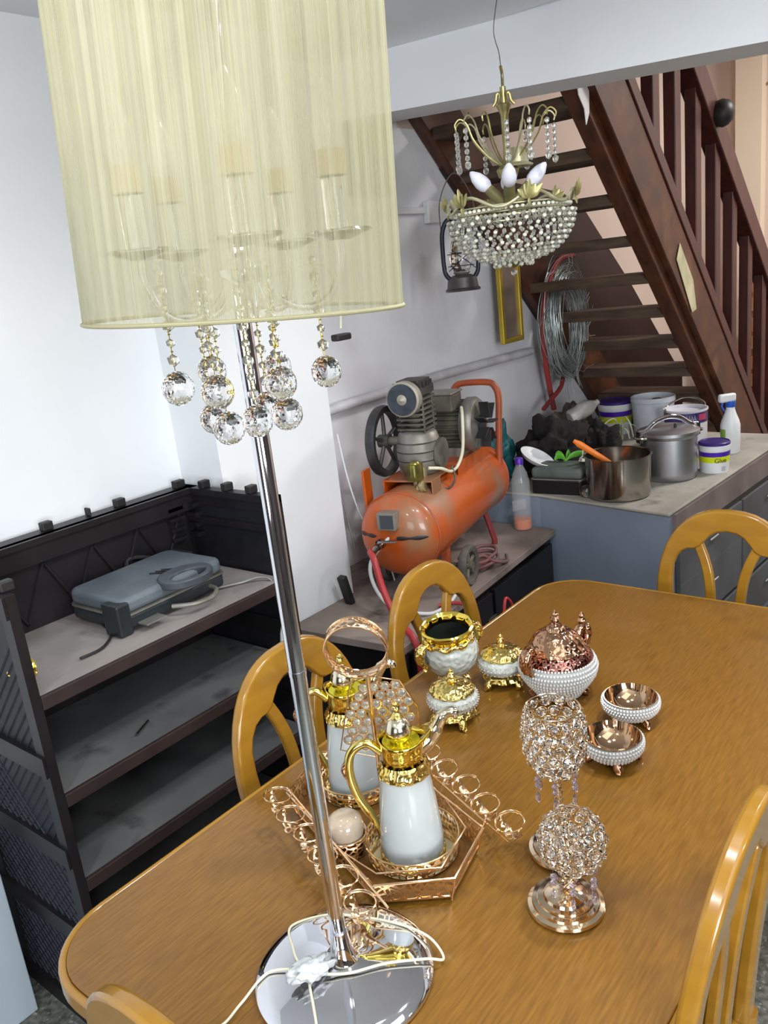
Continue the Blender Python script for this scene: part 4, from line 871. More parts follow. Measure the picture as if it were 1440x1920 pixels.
def shade_mat():
    m = bpy.data.materials.new('cream_strings'); m.use_nodes = True; nt = m.node_tree; N = nt.nodes; L = nt.links; N.clear()
    out = N.new('ShaderNodeOutputMaterial'); uv = N.new('ShaderNodeUVMap'); uv.uv_map = 'UVMap'
    def nz(sx, sy, sc, det):
        mp = N.new('ShaderNodeMapping'); mp.inputs['Scale'].default_value = (sx, sy, 1); L.new(uv.outputs[0], mp.inputs[0])
        n = N.new('ShaderNodeTexNoise'); n.inputs['Scale'].default_value = sc; n.inputs['Detail'].default_value = det; L.new(mp.outputs[0], n.inputs['Vector']); return n.outputs[0]
    fine = nz(1, 0.0008, 620, 2); mid = nz(1, 0.006, 70, 3); big = nz(1, 0.06, 14, 2)
    def math(op, a, b_):
        n = N.new('ShaderNodeMath'); n.operation = op; n.use_clamp = op == 'ADD'
        for k, x in ((0, a), (1, b_)):
            if isinstance(x, (int, float)): n.inputs[k].default_value = x
            else: L.new(x, n.inputs[k])
        return n.outputs[0]
    def ramp(v, p0, p1, c0, c1):
        r = N.new('ShaderNodeValToRGB'); r.color_ramp.elements[0].position = p0; r.color_ramp.elements[1].position = p1
        r.color_ramp.elements[0].color = c0; r.color_ramp.elements[1].color = c1; L.new(v, r.inputs[0]); return r.outputs[0]
    s_ = math('ADD', math('MULTIPLY', fine, 0.45), math('ADD', math('MULTIPLY', mid, 0.35), math('MULTIPLY', big, 0.2)))
    al = ramp(s_, 0.37, 0.58, (0.34,)*3+(1,), (0.90,)*3+(1,))
    col = ramp(mid, 0.3, 0.7, lin((184, 178, 142)), lin((208, 204, 176)))
    d = N.new('ShaderNodeBsdfDiffuse'); L.new(col, d.inputs[0]); t = N.new('ShaderNodeBsdfTranslucent'); L.new(col, t.inputs[0])
    mx = N.new('ShaderNodeMixShader'); mx.inputs[0].default_value = 0.5; L.new(d.outputs[0], mx.inputs[1]); L.new(t.outputs[0], mx.inputs[2])
    tr = N.new('ShaderNodeBsdfTransparent'); m2_ = N.new('ShaderNodeMixShader')
    L.new(al, m2_.inputs[0]); L.new(tr.outputs[0], m2_.inputs[1]); L.new(mx.outputs[0], m2_.inputs[2]); L.new(m2_.outputs[0], out.inputs[0]); return m
SH = 0.46; n = 160; vs = []; fs = []
for i in range(n):
    a = 2*pi*i/n
    for j in range(6):
        r = 0.1775-0.0065*j/5; vs.append((r*cos(a), r*sin(a), SH*j/5))
for i in range(n):
    for j in range(5): fs.append((i*6+j, ((i+1) % n)*6+j, ((i+1) % n)*6+j+1, i*6+j+1))
me = bpy.data.meshes.new('lamp_shade'); me.from_pydata([tuple(Ms @ Vector(v)) for v in vs], [], fs); me.materials.append(shade_mat()); me.shade_smooth()
uvl = me.uv_layers.new(name='UVMap')
for pi_, pl in enumerate(me.polygons):
    i = pi_//5; j = pi_ % 5
    for li, (di, dj) in zip(pl.loop_indices, ((0, 0), (1, 0), (1, 1), (0, 1))): uvl.data[li].uv = ((i+di)/n, (j+dj)/5)
so_ = bpy.data.objects.new('lamp_shade', me); COL.objects.link(so_); so_.parent = lp
RIMM = mat('shade_rim', (158, 152, 118), rough=0.6)
q = MB(); q.tube(circ(0.1778, 96, 0.0), 0.0022, 8, closed=True, M=Ms); q.build('bottom_rim', RIMM, so_)
q = MB(); q.tube(circ(0.1713, 96, SH), 0.0022, 8, closed=True, M=Ms); q.build('top_rim', RIMM, so_)
q = MB()
for k in range(3):
    a = 2*pi*k/3+0.3; q.tube([(0.012*cos(a), 0.012*sin(a), 0.335), (0.171*cos(a), 0.171*sin(a), 0.36)], 0.002, 6, M=Ms)
q.tube(circ(0.012, 20, 0.335), 0.002, 6, closed=True, M=Ms)
q.build('shade_carrier', CHROME, lp)
MB().tube([pa(0.92), Ms @ Vector((0, 0, 0.335))], 0.005, 12).build('inner_rod', CHROME, lp)
# inner arms, cups, candle bulbs
cx0 = Ms @ Vector((0, 0, 0.045))
MB().lathe([(0, -0.012), (0.022, -0.008), (0.028, 0.004), (0.016, 0.016), (0.020, 0.028), (0.012, 0.05), (0, 0.055)], 24, cx0).build('arm_hub', CHROME, lp)
for k, aw in enumerate((88, 160, 232, 304, 16)):
    a = radians(aw); c_, s_ = cos(a), sin(a)
    def P(r, z): return (cx0.x+r*c_, cx0.y+r*s_, cx0.z+z)
    am = MB().tube(spline([P(0.015, 0.005), P(0.035, -0.03), P(0.065, -0.045), (P(0.095, -0.035)), P(0.112, 0.0), P(0.112, 0.022)], 8), 0.0042, 10).build('glass_arm', GLASS, lp)
    MB().lathe([(0.0, 0.022), (0.012, 0.022), (0.036, 0.030), (0.034, 0.033), (0.012, 0.027), (0, 0.027)], 20, (cx0.x+0.112*c_, cx0.y+0.112*s_, cx0.z), lobes=6, amp=0.08).build('drip_dish', CRYS, am)
    MB().lathe([(0, 0.027), (0.0125, 0.027), (0.0125, 0.088), (0, 0.088)], 20, (cx0.x+0.112*c_, cx0.y+0.112*s_, cx0.z)).build('candle_sleeve', GLASS, am)
    MB().lathe([(0, 0.086), (0.0165, 0.088), (0.0165, 0.114), (0, 0.115)], 20, (cx0.x+0.112*c_, cx0.y+0.112*s_, cx0.z)).build('lamp_socket', mat('peach_socket', (198, 176, 138), rough=0.5), am)
    MB().lathe([(0.010, 0.112), (0.016, 0.125), (0.0175, 0.14), (0.013, 0.162), (0.005, 0.182), (0, 0.185)], 20, (cx0.x+0.112*c_, cx0.y+0.112*s_, cx0.z)).build('candle_bulb', mat('bulb_glass', (230, 228, 215), rough=0.05, alpha=0.25, coat=1), am)
# crystal strands
for (x, y, z, r) in [(0.542, 0.719, 1.588, .0172), (0.654, 0.797, 1.59, .0175), (0.56, 0.679, 1.581, .0172), (0.570, 0.682, 1.541, .0172), (0.64, 0.79, 1.535, .0175), (0.590, 0.659, 1.545, .0168), (0.647, 0.70, 1.55, .0165), (0.718, 0.751, 1.584, .0175), (0.589, 0.615, 1.585, .0168), (0.64, 0.665, 1.543, .0178), (0.665, 0.621, 1.585, .0165)]:
    lx, ly, lz = x-0.638, y-0.706, z-0.75
    top = 0.955
    q = MB(); zz = lz+r+0.012; k = 0; q2 = MB()
    q2.tube([(lx, ly, lz+r), (lx, ly, top)], 0.0006, 4)
    while zz < top:
        q.ico((lx, ly, zz), 0.0068 if k % 2 == 0 else 0.0050, 1, 1.0); q2.tube([(lx-.0016, ly, zz+0.009), (lx+.0016, ly, zz+0.009)], 0.0008, 5); zz += 0.0175; k += 1
    s1 = q.build('crystal_strand', mat('bead_crystal', (244, 244, 240), rough=0.03, trans=0.92, ior=1.55), lp, smooth=0)
    q2.build('gold_link', GOLD, s1)
    MB().ico((lx, ly, lz), r, 3, 1.05).build('crystal_ball', CRYS, s1, smooth=0)
# cord and switch clip
def L3(P): return [(x-0.638, y-0.706, z-0.75) for x, y, z in P]
cdm = MB().tube(spline(L3([(0.655, 0.735, 1.68), (0.74, 0.685, 1.70), (0.765, 0.680, 1.66), (0.764, 0.681, 1.622)]), 6), 0.0014, 6).build('switch_line', CREAM, lp)
MB().box((0.763-0.638, 0.681-0.706, 1.612-0.75), (0.026, 0.012, 0.008), None).build('line_clip', BLACK, cdm, smooth=0, bevel=0.002)
CORD = [(0.440, 0.83, 0.7535), (0.478, 0.79, 0.7545), (0.52, 0.79, 0.757), (0.568, 0.786, 0.769), (0.592, 0.745, 0.777), (0.597, 0.728, 0.782)]
CORD2 = [(0.592, 0.722, 0.780), (0.600, 0.755, 0.776), (0.618, 0.785, 0.7715), (0.650, 0.822, 0.765), (0.690, 0.795, 0.767), (0.712, 0.758, 0.768), (0.735, 0.690, 0.769), (0.742, 0.635, 0.766), (0.728, 0.600, 0.758), (0.705, 0.612, 0.770), (0.665, 0.650, 0.776), (0.622, 0.680, 0.780), (0.597, 0.712, 0.782)]
CORD3 = [(0.600, 0.735, 0.780), (0.580, 0.715, 0.778), (0.560, 0.690, 0.775), (0.535, 0.66, 0.770), (0.50, 0.625, 0.757)]
pc_ = MB().tube(spline(L3(CORD), 8), 0.0019, 8).tube(spline(L3(CORD2), 8), 0.0019, 8).tube(spline(L3(CORD3), 8), 0.0019, 8).build('power_cord', CREAM, lp)
import bmesh
bm = bmesh.new(); bmesh.ops.create_icosphere(bm, subdivisions=4, radius=1)
for v in bm.verts:
    nn = v.co.normalized(); d = 1+0.5*noise.noise(nn*2.6)+0.25*noise.noise(nn*7); v.co = Vector((nn.x*0.030, nn.y*0.017, nn.z*0.012))*d
me = bpy.data.meshes.new('wrapped_switch'); bm.to_mesh(me); bm.free(); me.materials.append(mat('milky_film', (222, 226, 228), rough=0.25, alpha=0.75)); me.shade_smooth()
o = bpy.data.objects.new('wrapped_switch', me); COL.objects.link(o); o.parent = pc_; o.location = (0.594-0.638, 0.722-0.706, 0.788-0.75); o.rotation_euler = (0, 0, radians(-25))

# ------------------------------------------------------------------ rose gold serving stand
sv = thing('serving_stand', 'rose gold filigree serving stand with ring handle and rows of cup rings', 'stand', (0.90, 0.845, 0.752), radians(-20))
HX = [(-0.105, -0.15), (0, -0.215), (0.105, -0.15), (0.105, 0.155), (0, 0.235), (-0.105, 0.155)]
HXb = [(x*0.9, y*0.93) for x, y in HX]
MB().prism(HXb, 0.006, 0.009).build('tray_floor', mat('mirror_tray_floor', (128, 88, 42), (104, 70, 32), scale=40, rough=0.3, metal=0.4), sv, smooth=0)
for i in range(6):
    a, b = HX[i], HX[(i+1) % 6]; c, d = HXb[i], HXb[(i+1) % 6]
    MB().add([(c[0], c[1], 0.006), (d[0], d[1], 0.006), (b[0], b[1], 0.048), (a[0], a[1], 0.048)], [(0, 1, 2, 3)]).build('filigree_wall', ROSEF, sv, smooth=0, solid=0.0015)
q = MB(); q.tube([(x, y, 0.049) for x, y in HX], 0.0022, 8, closed=True); q.tube([(x, y, 0.007) for x, y in HXb], 0.002, 8, closed=True)
for x, y in HX: q.tube([(x*0.9, y*0.93, 0.0), (x, y, 0.049)], 0.0018, 6)
q.build('rim_frame', ROSE, sv)
q = MB(); q.tube([(-0.103, -0.05, 0.047), (-0.086, -0.128, 0.047), (0.0, -0.181, 0.047), (0.086, -0.128, 0.047), (0.103, -0.05, 0.047)], 0.0016, 6)
q.build('inner_divider', ROSE, sv)
SX, SY = 0.0, -0.015
ux, uy = 0.846, -0.522
MB().tube([(SX, SY, 0.006), (SX, SY, 0.315)], 0.0042, 12, flat=0.8).build('centre_post', ROSE, sv)
def PU(u, z, off=0): return (SX+ux*u+uy*off, SY+uy*u-ux*off, z)
PG = [(-0.030, 0.300), (0.0, 0.310), (0.050, 0.296), (0.076, 0.245), (0.070, 0.158), (0.0, 0.160), (-0.060, 0.180)]
pn = MB().tube([PU(u, z) for u, z in PG], 0.0014, 6, closed=True).build('crystal_panel_frame', ROSE, sv)
def inside(u, z):
    c = False
    for i in range(len(PG)):
        x1, y1 = PG[i]; x2, y2 = PG[i-1]
        if (y1 > z) != (y2 > z) and u < (x2-x1)*(z-y1)/(y2-y1)+x1: c = not c
    return c
q = MB(); q2 = MB()
for r_ in range(10):
    for c_ in range(9):
        u = -0.062+c_*0.0175+(0.00875 if r_ % 2 else 0); z = 0.167+r_*0.0152
        if all(inside(u+du, z+dz) for du, dz in ((.007, 0), (-.007, 0), (0, .007), (0, -.007))) and abs(u) > 0.006:
            M = Matrix.Translation(PU(u, z)) @ Matrix(((ux, uy, 0, 0), (uy, -ux, 0, 0), (0, 0, 1, 0), (0, 0, 0, 1))) @ Matrix.Rotation(pi/2, 4, 'X')
            q.ico((0, 0, 0), 0.0076, 2, 0.4, M); q2.tube(circ(0.0083, 16), 0.0009, 5, closed=True, M=M)
q.build('crystal_disc', CRYSD, pn, smooth=0); q2.build('disc_setting', ROSE, pn)
# ribbon ring handle
q = MB(); vs = []; fs = []; m = 48
for i in range(m):
    a = 2*pi*i/m-pi/2; r = 0.046*(1+0.10*cos(a-2.7)); u = -0.014+r*1.08*cos(a)+0.012*(-sin(a)*0.5+0.5); z = 0.358+r*sin(a); w = 0.0165+0.003*sin(a)
    vs += [PU(u, z, -w), PU(u, z, w)]
for i in range(m): j = (i+1) % m; fs.append((2*i, 2*j, 2*j+1, 2*i+1))
rb = q.add(vs, fs).build('ring_handle', ROSEH, sv, solid=0.0016)
q = MB(); q.tube(vs[0::2], 0.0015, 6, closed=True); q.tube(vs[1::2], 0.0015, 6, closed=True); q.build('ring_edging', ROSE, rb)
for s_ in (-1, 1):
    q = MB(); q.tube([(s_*0.112, 0.13, 0.075), (s_*0.112, -0.205, 0.052)], 0.0018, 6)
    for y in (0.10, -0.03, -0.15): q.tube([(s_*0.104, y, 0.047), (s_*0.112, y, 0.066)], 0.0015, 6)
    q.build('ring_rail', ROSE, sv)
    for k in range(6):
        y = 0.115-k*0.058; z = 0.078-k*0.0042; cxx = s_*(0.137+(0.004 if k % 2 else 0))
        M = T((cxx, y, z), (0, s_*radians(-8), 0))
        rg = MB().tube(circ(0.0235, 32), 0.0014, 6, closed=True, M=M).tube([((cxx-s_*0.0235), y, z), (s_*0.112, y, z-0.004)], 0.0014, 5).build('cup_ring', ROSE, sv)
        q = MB(); vs = []; fs = []
        for i in range(17):
            a = pi*i/16; yy = -0.0235*cos(a); zz = -0.030*sin(a)
            for w in (-0.006, 0.006): vs.append(M @ Vector((w*(0.5+sin(a)), yy, zz)))
        for i in range(16): fs.append((2*i, 2*i+2, 2*i+3, 2*i+1))
        q.add(vs, fs).build('hanging_strap', ROSEH, rg, solid=0.001)
        MB().tube([M @ Vector((0.0245*cos(a), 0.0245*sin(a), 0.003)) for a in [2*pi*i/16 for i in range(9)]], 0.0009, 4).build('beaded_edge', ROSE, rg)
def gallery(name, loc, r, label):
    t = thing(name, label, 'tray', loc, 0, 'round trays inside the serving stand')
    MB().lathe([(0, 0), (r*0.92, 0), (r*0.94, 0.003), (0, 0.003)], 48).build('tray_floor', mat('champagne_floor', (214, 196, 150), rough=0.12, metal=1), t)
    MB().lathe([(r*0.93, 0.002), (r*0.97, 0.030)], 64).build('gallery_wall', ROSEF, t, solid=0.0012)
    MB().tube(circ(r*0.975, 64, 0.031), 0.0018, 8, closed=True).build('rim', mat('light_gold', (238, 206, 150), rough=0.14, metal=1), t)
    return t
gallery('round_tray', (0.885, 0.768, 0.762), 0.080, 'round gold gallery tray under the front white jug')
gallery('round_tray', (0.972, 0.962, 0.762), 0.070, 'round gold gallery tray under the rear white jug')
def jug(label, loc, rz):
    t = thing('thermos_jug', label, 'jug', loc, rz, 'white and gold jugs')
    MB().lathe([(0, 0.0), (0.050, 0.0), (0.0525, 0.006), (0.052, 0.03), (0.047, 0.09), (0.0415, 0.13), (0.038, 0.148), (0, 0.148)], 48).build('white_body', WHITEC, t)
    MB().lathe([(0.0515, -0.001), (0.0545, 0.001), (0.0535, 0.005), (0.051, 0.006)], 40).build('base_band', GOLDE, t)
    MB().lathe([(0.0395, 0.143), (0.043, 0.147), (0.042, 0.158), (0.036, 0.166), (0.035, 0.168)], 40, lobes=14, amp=0.02).build('embossed_collar', GOLDE, t)
    # neck with flared pouring lip
    n = 48; prof = [(0.034, 0.165), (0.0325, 0.185), (0.034, 0.198), (0.037, 0.206)]; vs = []; fs = []
    for i in range(n):
        a = 2*pi*i/n; k_ = max(0, cos(a))**6; kb = max(0, -cos(a))**4
        for j, (r, z) in enumerate(prof):
            e = j/3.0; vs.append(((r+0.020*k_*e*e)*cos(a), r*sin(a), z+0.022*k_*e*e+0.008*kb*e))
    for i in range(n):
        for j in range(3): fs.append((i*4+j, ((i+1) % n)*4+j, ((i+1) % n)*4+j+1, i*4+j+1))
    MB().add(vs, fs).build('neck', GOLD, t, solid=0.0015)
    MB().lathe([(0, 0.198), (0.031, 0.199), (0.030, 0.203), (0, 0.204)], 32).build('inner_disc', mat('lime_gold', (226, 214, 40), rough=0.16, metal=0.85), t)
    ld = MB().lathe([(0.0, 0.202), (0.014, 0.203), (0.0205, 0.212), (0.0215, 0.224), (0.017, 0.237), (0.008, 0.244), (0, 0.245)], 32, (-0.002, 0, 0), lobes=16, amp=0.02).build('domed_lid', mat('pale_silver_gold', (232, 222, 196), rough=0.13, metal=1), t)
    MB().lathe([(0, 0.243), (0.010, 0.244), (0.006, 0.249), (0.004, 0.254), (0.008, 0.260), (0.006, 0.268), (0, 0.272)], 16, (-0.002, 0, 0)).build('finial', GOLDE, ld)
    MB().tube(spline([(0.030, 0, 0.185), (0.048, 0, 0.200), (0.060, 0, 0.222), (0.072, 0, 0.240), (0.088, 0, 0.243), (0.092, 0, 0.236)], 6), [0.013]*6+[0.012]*6+[0.010]*6+[0.0085]*6+[0.007]*7, 14).build('spout', mat('pale_silver_gold', (0, 0, 0)), t)
    h = MB().tube(spline([(-0.034, 0, 0.185), (-0.055, 0, 0.203), (-0.080, 0, 0.190), (-0.088, 0, 0.155), (-0.080, 0, 0.110), (-0.062, 0, 0.070), (-0.050, 0, 0.040), (-0.050, 0, 0.026)], 6), [0.0075]*30+[0.006]*13, 12).build('handle', mat('pale_gold_metal', (232, 210, 120), rough=0.13, metal=1), t)
    MB().tube(spline([(-0.090, 0, 0.172), (-0.0965, 0, 0.158), (-0.091, 0, 0.142)], 6), [0.0015]+[0.0045]*11+[0.0015], 10).build('handle_ornament', BRONZE, h)
    return t
jg = jug('tall white and gold jug in front, inside the serving stand', (0.885, 0.768, 0.766), radians(-51))
dup(jg, (0.972, 0.962, 0.767), radians(-51), 'white and gold jug behind the ring handle post, rear of the stand', 'white and gold jugs')
vc = thing('votive_cup', 'small gold filigree cup holding an upturned clear glass inside the stand', 'cup', (0.822, 0.856, 0.762))
MB().lathe([(0, 0), (0.024, 0), (0.026, 0.003), (0.034, 0.040)], 40).build('filigree_holder', ROSEF, vc, solid=0.001)
MB().tube(circ(0.0345, 40, 0.041), 0.0016, 8, closed=True).build('holder_rim', ROSE, vc)
MB().lathe([(0.0, 0.002), (0.0232, 0.002), (0.031, 0.038)], 36).build('inner_cup', mat('bronze_lining', (150, 110, 66), rough=0.25, metal=0.9), vc)
MB().lathe([(0.029, 0.035), (0.031, 0.055), (0.028, 0.068), (0.018, 0.076), (0, 0.079)], 36).build('upturned_glass', mat('pale_glass', (226, 206, 180), rough=0.08, alpha=0.55, coat=1), vc)

# ------------------------------------------------------------------ white and gold pots
vsn = thing('studded_jar', 'open white studded jar with wide gold rim and dark inside', 'jar', (1.424, 1.048, 0.752), 0, rot=(radians(5), radians(-6), radians(-22)))
MB().lathe([(0, 0.0), (0.036, 0.0), (0.040, 0.004), (0.034, 0.012), (0.026, 0.018), (0.026, 0.024), (0.034, 0.028)], 40).build('foot', GOLDE, vsn)
MB().lathe([(0.026, 0.022), (0.045, 0.034), (0.060, 0.055), (0.066, 0.078), (0.063, 0.100), (0.055, 0.118), (0.051, 0.124)], 56).build('jar_body', PEARLW, vsn)
MB().lathe([(0.052, 0.117), (0.053, 0.126), (0.060, 0.138), (0.062, 0.146), (0.058, 0.149), (0.050, 0.143), (0.047, 0.13), (0.050, 0.11), (0.055, 0.08), (0.04, 0.045), (0, 0.036)], 56, lobes=10, amp=0.012).build('gold_rim', GOLD, vsn)
MB().lathe([(0.0465, 0.128), (0.052, 0.09), (0.038, 0.05), (0, 0.042)], 40).build('dark_lining', mat('dark_glaze', (40, 44, 40), rough=0.05, coat=1), vsn)
q = MB(); q.tube([(0.0555*cos(a), 0.0555*sin(a), 0.117+0.004*sin(9*a)) for a in [2*pi*i/72 for i in range(72)]], 0.006, 10, closed=True)
q.build('rim_scrolls', GOLDE, vsn)
for s_ in (-1, 1):
    MB().tube(spline([(s_*0.056, 0, 0.122), (s_*0.074, 0, 0.118), (s_*0.082, 0, 0.098), (s_*0.076, 0, 0.080), (s_*0.068, 0, 0.066), (s_*0.074, 0, 0.058)], 5), [0.008]*6+[0.011]*8+[0.008]*6+[0.005]*6, 12, flat=1.3).build('scroll_handle', GOLDE, vsn)
def lidpot(label, loc, rz):
    t = thing('lidded_pot', label, 'pot', loc, rz, 'small lidded white and gold pots')
    MB().lathe([(0, 0.016), (0.038, 0.012), (0.046, 0.016), (0.044, 0.024), (0.036, 0.030), (0.040, 0.034)], 40, lobes=8, amp=0.04).build('gold_base', GOLDE, t)
    for k in range(4):
        a = pi/4+k*pi/2; MB().tube(spline([(0.034*cos(a), 0.034*sin(a), 0.022), (0.046*cos(a), 0.046*sin(a), 0.014), (0.050*cos(a), 0.050*sin(a), 0.004), (0.057*cos(a), 0.057*sin(a), 0.005)], 4), [0.008]*4+[0.009]*5+[0.005]*4, 10).build('foot', GOLDE, t)
    MB().lathe([(0.038, 0.030), (0.050, 0.038), (0.055, 0.050), (0.052, 0.062), (0.045, 0.069)], 48).build('studded_body', PEARLW, t)
    q = MB()
    for z, r in ((0.040, 0.0525), (0.050, 0.0555), (0.060, 0.0535)):
        for i in range(36): a = 2*pi*i/36+z*40; q.ico((r*cos(a), r*sin(a), z), 0.0017, 1)
    q.build('pearl_studs', PEARL, t)
    ld = MB().lathe([(0.047, 0.068), (0.049, 0.072), (0.044, 0.080), (0.030, 0.088), (0.012, 0.093), (0, 0.094)], 48, lobes=12, amp=0.025).build('lid', GOLDE, t)
    MB().lathe([(0, 0.092), (0.010, 0.093), (0.006, 0.098), (0.0095, 0.103), (0.008, 0.108), (0.004, 0.112), (0.005, 0.116), (0, 0.122)], 20).build('finial', GOLDE, ld)
    return t
lpt = lidpot('lidded white and gold pot in front, directly behind the jug spout', (1.275, 0.947, 0.752), radians(10))
dup(lpt, (1.464, 0.938, 0.752), radians(30), 'lidded white and gold pot at rear, between open jar and bronze sugar bowl', 'small lidded white and gold pots')

# bronze sugar bowl and pearl bowls
def pearls(parent, rows, rp=0.0026, n_=52, m=PEARL, name='pearl_beading'):
    q = MB()
    for r, z in rows:
        k_ = max(12, int(2*pi*r/(rp*2.05)))
        for i in range(k_): a = 2*pi*(i+0.5*(int(z*1000) % 2))/k_; q.ico((r*cos(a), r*sin(a), z), rp, 1)
    return q.build(name, m, parent)
sb = thing('sugar_bowl', 'large bronze and pearl bowl with domed lid and two handles', 'bowl', (1.468, 0.80, 0.752), radians(166))
sb.scale = (1.0, 1.0, 1.0)
MB().lathe([(0, 0.010), (0.045, 0.008), (0.052, 0.012), (0.048, 0.02), (0.062, 0.034), (0.078, 0.055), (0.083, 0.075), (0.079, 0.090), (0.072, 0.094)], 56).build('bowl_body', mat('pearl_ground', (178, 182, 182), rough=0.3), sb)
pearls(sb, [(0.055, 0.022), (0.062, 0.031), (0.069, 0.040), (0.075, 0.049), (0.080, 0.058), (0.083, 0.067), (0.0845, 0.076), (0.082, 0.085), (0.078, 0.093)], 0.0034)
MB().lathe([(0.078, 0.092), (0.076, 0.098), (0.070, 0.108), (0.063, 0.114), (0.060, 0.116)], 64).build('pierced_rim', filigree('pierced_bronze', (176, 120, 108), 0.14, 120, 0.2), sb, solid=0.0016)
MB().lathe([(0.074, 0.090), (0.060, 0.108), (0, 0.10)], 40).build('rim_lining', mat('bronze_shadow', (70, 46, 42), rough=0.3, metal=0.6), sb)
ld = MB().lathe([(0.063, 0.112), (0.065, 0.117), (0.060, 0.122), (0.055, 0.132), (0.044, 0.146), (0.030, 0.155), (0.022, 0.158), (0.020, 0.163), (0.014, 0.168), (0, 0.169)], 56, lobes=12, amp=0.02).build('domed_lid', BRONZE, sb)
MB().lathe([(0, 0.166), (0.010, 0.168), (0.006, 0.173), (0.011, 0.179), (0.010, 0.185), (0.006, 0.189), (0.007, 0.193), (0.003, 0.198), (0, 0.204)], 20, lobes=8, amp=0.08).build('finial', BRONZE, ld)
for s_ in (-1, 1):
    MB().tube(spline([(s_*0.074, 0, 0.075), (s_*0.092, 0, 0.095), (s_*0.098, 0, 0.118), (s_*0.088, 0, 0.134), (s_*0.072, 0, 0.128), (s_*0.066, 0, 0.112)], 5), [0.008]*5+[0.012]*10+[0.009]*11, 12, flat=1.2).build('handle', BRONZE, sb)
MB().lathe([(0, 0.130), (0.010, 0.132), (0.008, 0.140), (0.010, 0.148), (0.006, 0.155), (0.007, 0.160), (0.0, 0.170)], 16, (-0.086, 0, 0)).build('handle_finial', BRONZE, sb)
for k in range(4):
    a = pi/4+k*pi/2; MB().tube([(0.046*cos(a), 0.046*sin(a), 0.016), (0.058*cos(a), 0.058*sin(a), 0.006), (0.062*cos(a), 0.062*sin(a), 0.0)], [0.010, 0.010, 0.006], 10).build('foot', BRONZE, sb)
def pbowl(label, loc, rz):
    t = thing('pearl_bowl', label, 'bowl', loc, rz, 'small pearl bowls')
    MB().lathe([(0, 0.012), (0.034, 0.012), (0.048, 0.022), (0.055, 0.034), (0.0555, 0.044), (0.051, 0.051)], 48).build('outer_bowl', mat('pearl_ground', (0, 0, 0)), t)
    MB().lathe([(0.0515, 0.050), (0.053, 0.053), (0.0505, 0.055), (0.048, 0.048), (0.042, 0.034), (0.030, 0.022), (0.014, 0.017), (0, 0.016)], 56).build('bronze_lining', BRONZES, t)
    pearls(t, [(0.042, 0.018), (0.048, 0.0235), (0.053, 0.029), (0.056, 0.035), (0.057, 0.0415), (0.056, 0.048)], 0.0031)
    q = MB()
    k_ = 90
    for i in range(k_): a = 2*pi*i/k_; q.ico((0.0525*cos(a), 0.0525*sin(a), 0.0535), 0.0013, 1)
    q.build('bronze_bead_rim', BRONZES, t)
    for k in range(4):
        a = pi/4+k*pi/2; MB().tube([(0.036*cos(a), 0.036*sin(a), 0.018), (0.046*cos(a), 0.046*sin(a), 0.009), (0.051*cos(a), 0.051*sin(a), 0.001)], [0.009, 0.009, 0.005], 10).build('foot', BRONZE, t)
    return t
pb = pbowl('pearl edged bronze bowl behind, further right of the two', (1.444, 0.626, 0.752), radians(20))
dup(pb, (1.292, 0.598, 0.752), radians(-10), 'pearl edged bronze bowl in front, partly behind the tall crystal holder', 'small pearl bowls')

# ------------------------------------------------------------------ crystal candle holders
def cup_beads(parent, prof, off, br, tilt=None, cname='crystal_beading'):
    """prof: function t -> (r, z); rows of faceted beads each in a metal ring"""
    q = MB(); q2 = MB(); rows = prof
    for ri, (r, z, nr, nz_) in enumerate(rows):
        k_ = max(3, int(2*pi*r/(br*2.12)))
        for i in range(k_):
            a = 2*pi*(i+0.5*(ri % 2))/k_
            nrm = Vector((cos(a)*nr, sin(a)*nr, nz_)).normalized()
            M = Matrix.Translation((off[0]+r*cos(a), off[1]+r*sin(a), off[2]+z)) @ nrm.to_track_quat('Z', 'Y').to_matrix().to_4x4()
            q.ico((0, 0, 0), br*0.86, 1, 0.62, M); q2.tube(circ(br, 12), 0.0008, 4, closed=True, M=M)
    c_ = q.build(cname, CRYS, parent, smooth=0); q2.build('ring_lattice', CHAMP, parent); return c_
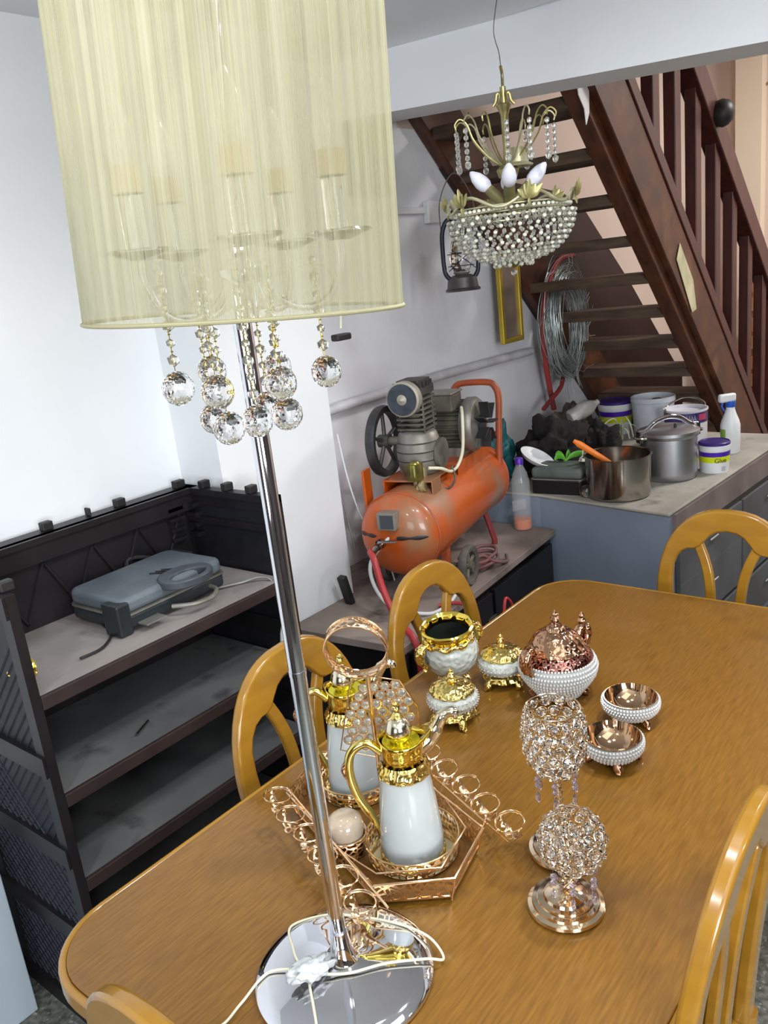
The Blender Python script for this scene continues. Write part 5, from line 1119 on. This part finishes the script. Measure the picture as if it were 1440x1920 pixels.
def holder(label, loc, H, kind, lean=(0, 0)):
    t = thing('crystal_candle_holder', label, 'candle holder', loc, 0, 'crystal bead candle holders')
    MB().lathe([(0, 0), (0.054, 0), (0.057, 0.003), (0.056, 0.008), (0.050, 0.010), (0.049, 0.014), (0.042, 0.015), (0.041, 0.019), (0.033, 0.020), (0.031, 0.024), (0.022, 0.026), (0.016, 0.030), (0.010, 0.034), (0, 0.034)], 64).build('stepped_base', CHAMP, t)
    lx, ly = lean
    z0 = H
    s_ = MB().tube([(0, 0, 0.03), (lx*0.6, ly*0.6, z0*0.6), (lx, ly, z0)], 0.0048, 12).build('stem', CHAMP, t)
    q = MB()
    for i in range(max(2, int((z0-0.045)/0.013))): f = (0.045+i*0.013)/z0; q.ico((lx*f, ly*f, f*z0), 0.009, 1, 0.7)
    q.build('stem_crystals', CRYS, t, smooth=0)
    if kind == 'ball':
        R0 = 0.047; rows = []
        for d in (-60, -38, -16, 6, 28, 50): rows.append((R0*cos(radians(d)), R0+R0*sin(radians(d)), cos(radians(d)), sin(radians(d))))
        topz = R0+R0*sin(radians(58)); tr_ = R0*cos(radians(58))
    else:
        rows = []
        for z, r in ((0.009, 0.031), (0.025, 0.0415), (0.043, 0.0465), (0.061, 0.048), (0.080, 0.0475), (0.100, 0.0445)): rows.append((r, z, 1, (z-0.053)*6))
        topz, tr_ = 0.113, 0.042
    cup_beads(t, rows, (lx, ly, z0), 0.0098)
    MB().lathe([(0, 0), (0.018, 0.0), (0.026, 0.004), (0.024, 0.007), (0, 0.004)], 32, (lx, ly, z0-0.002)).build('cup_seat', CHAMP, t)
    MB().tube([(lx+x, ly+y, z0+topz) for x, y, z in circ(tr_, 32)], 0.0012, 6, closed=True).build('cup_rim', CHAMP, t)
    for k in range(6):
        a = 2*pi*k/6+0.4; r = 0.033
        q = MB(); q.tube([(lx+r*cos(a), ly+r*sin(a), z0+0.004), (lx+r*cos(a), ly+r*sin(a), z0-0.05)], 0.0004, 4)
        for i in range(2): q.ico((lx+r*cos(a), ly+r*sin(a), z0-0.006-i*0.011), 0.0052, 1)
        q.ico((lx+r*cos(a), ly+r*sin(a), z0-0.038), 0.0045, 1, 2.6)
        q.build('crystal_drop', mat('iris_crystal', (246, 236, 255), rough=0.02, trans=0.9, ior=1.6), t, smooth=0)
    return t
holder('short crystal ball candle holder on stepped champagne base, nearest the table front', (0.911, 0.505, 0.752), 0.066, 'ball', (0.009, -0.011))
holder('tall crystal goblet candle holder standing behind the short one', (1.020, 0.563, 0.752), 0.148, 'goblet', (-0.004, 0.004))

hose('red_looped_cord', [(1.99, 1.50, 0.637), (2.02, 1.462, 0.642), (2.03, 1.41, 0.632), (2.05, 1.385, 0.56), (2.12, 1.38, 0.50), (2.17, 1.39, 0.47), (2.21, 1.40, 0.50), (2.25, 1.41, 0.575), (2.29, 1.41, 0.535), (2.26, 1.40, 0.49)], 0.006, REDH, 'red cord hanging over cabinet edge, looped in front of its door')
hose('thin_wall_cable', [(1.99, 1.845, 1.19), (2.0, 1.835, 1.05), (2.03, 1.83, 0.92), (2.06, 1.80, 0.80), (2.10, 1.78, 0.70), (2.12, 1.78, 0.636)], 0.003, WHITEP, 'thin white cable hanging down pillar edge onto the cabinet', cat='cable')
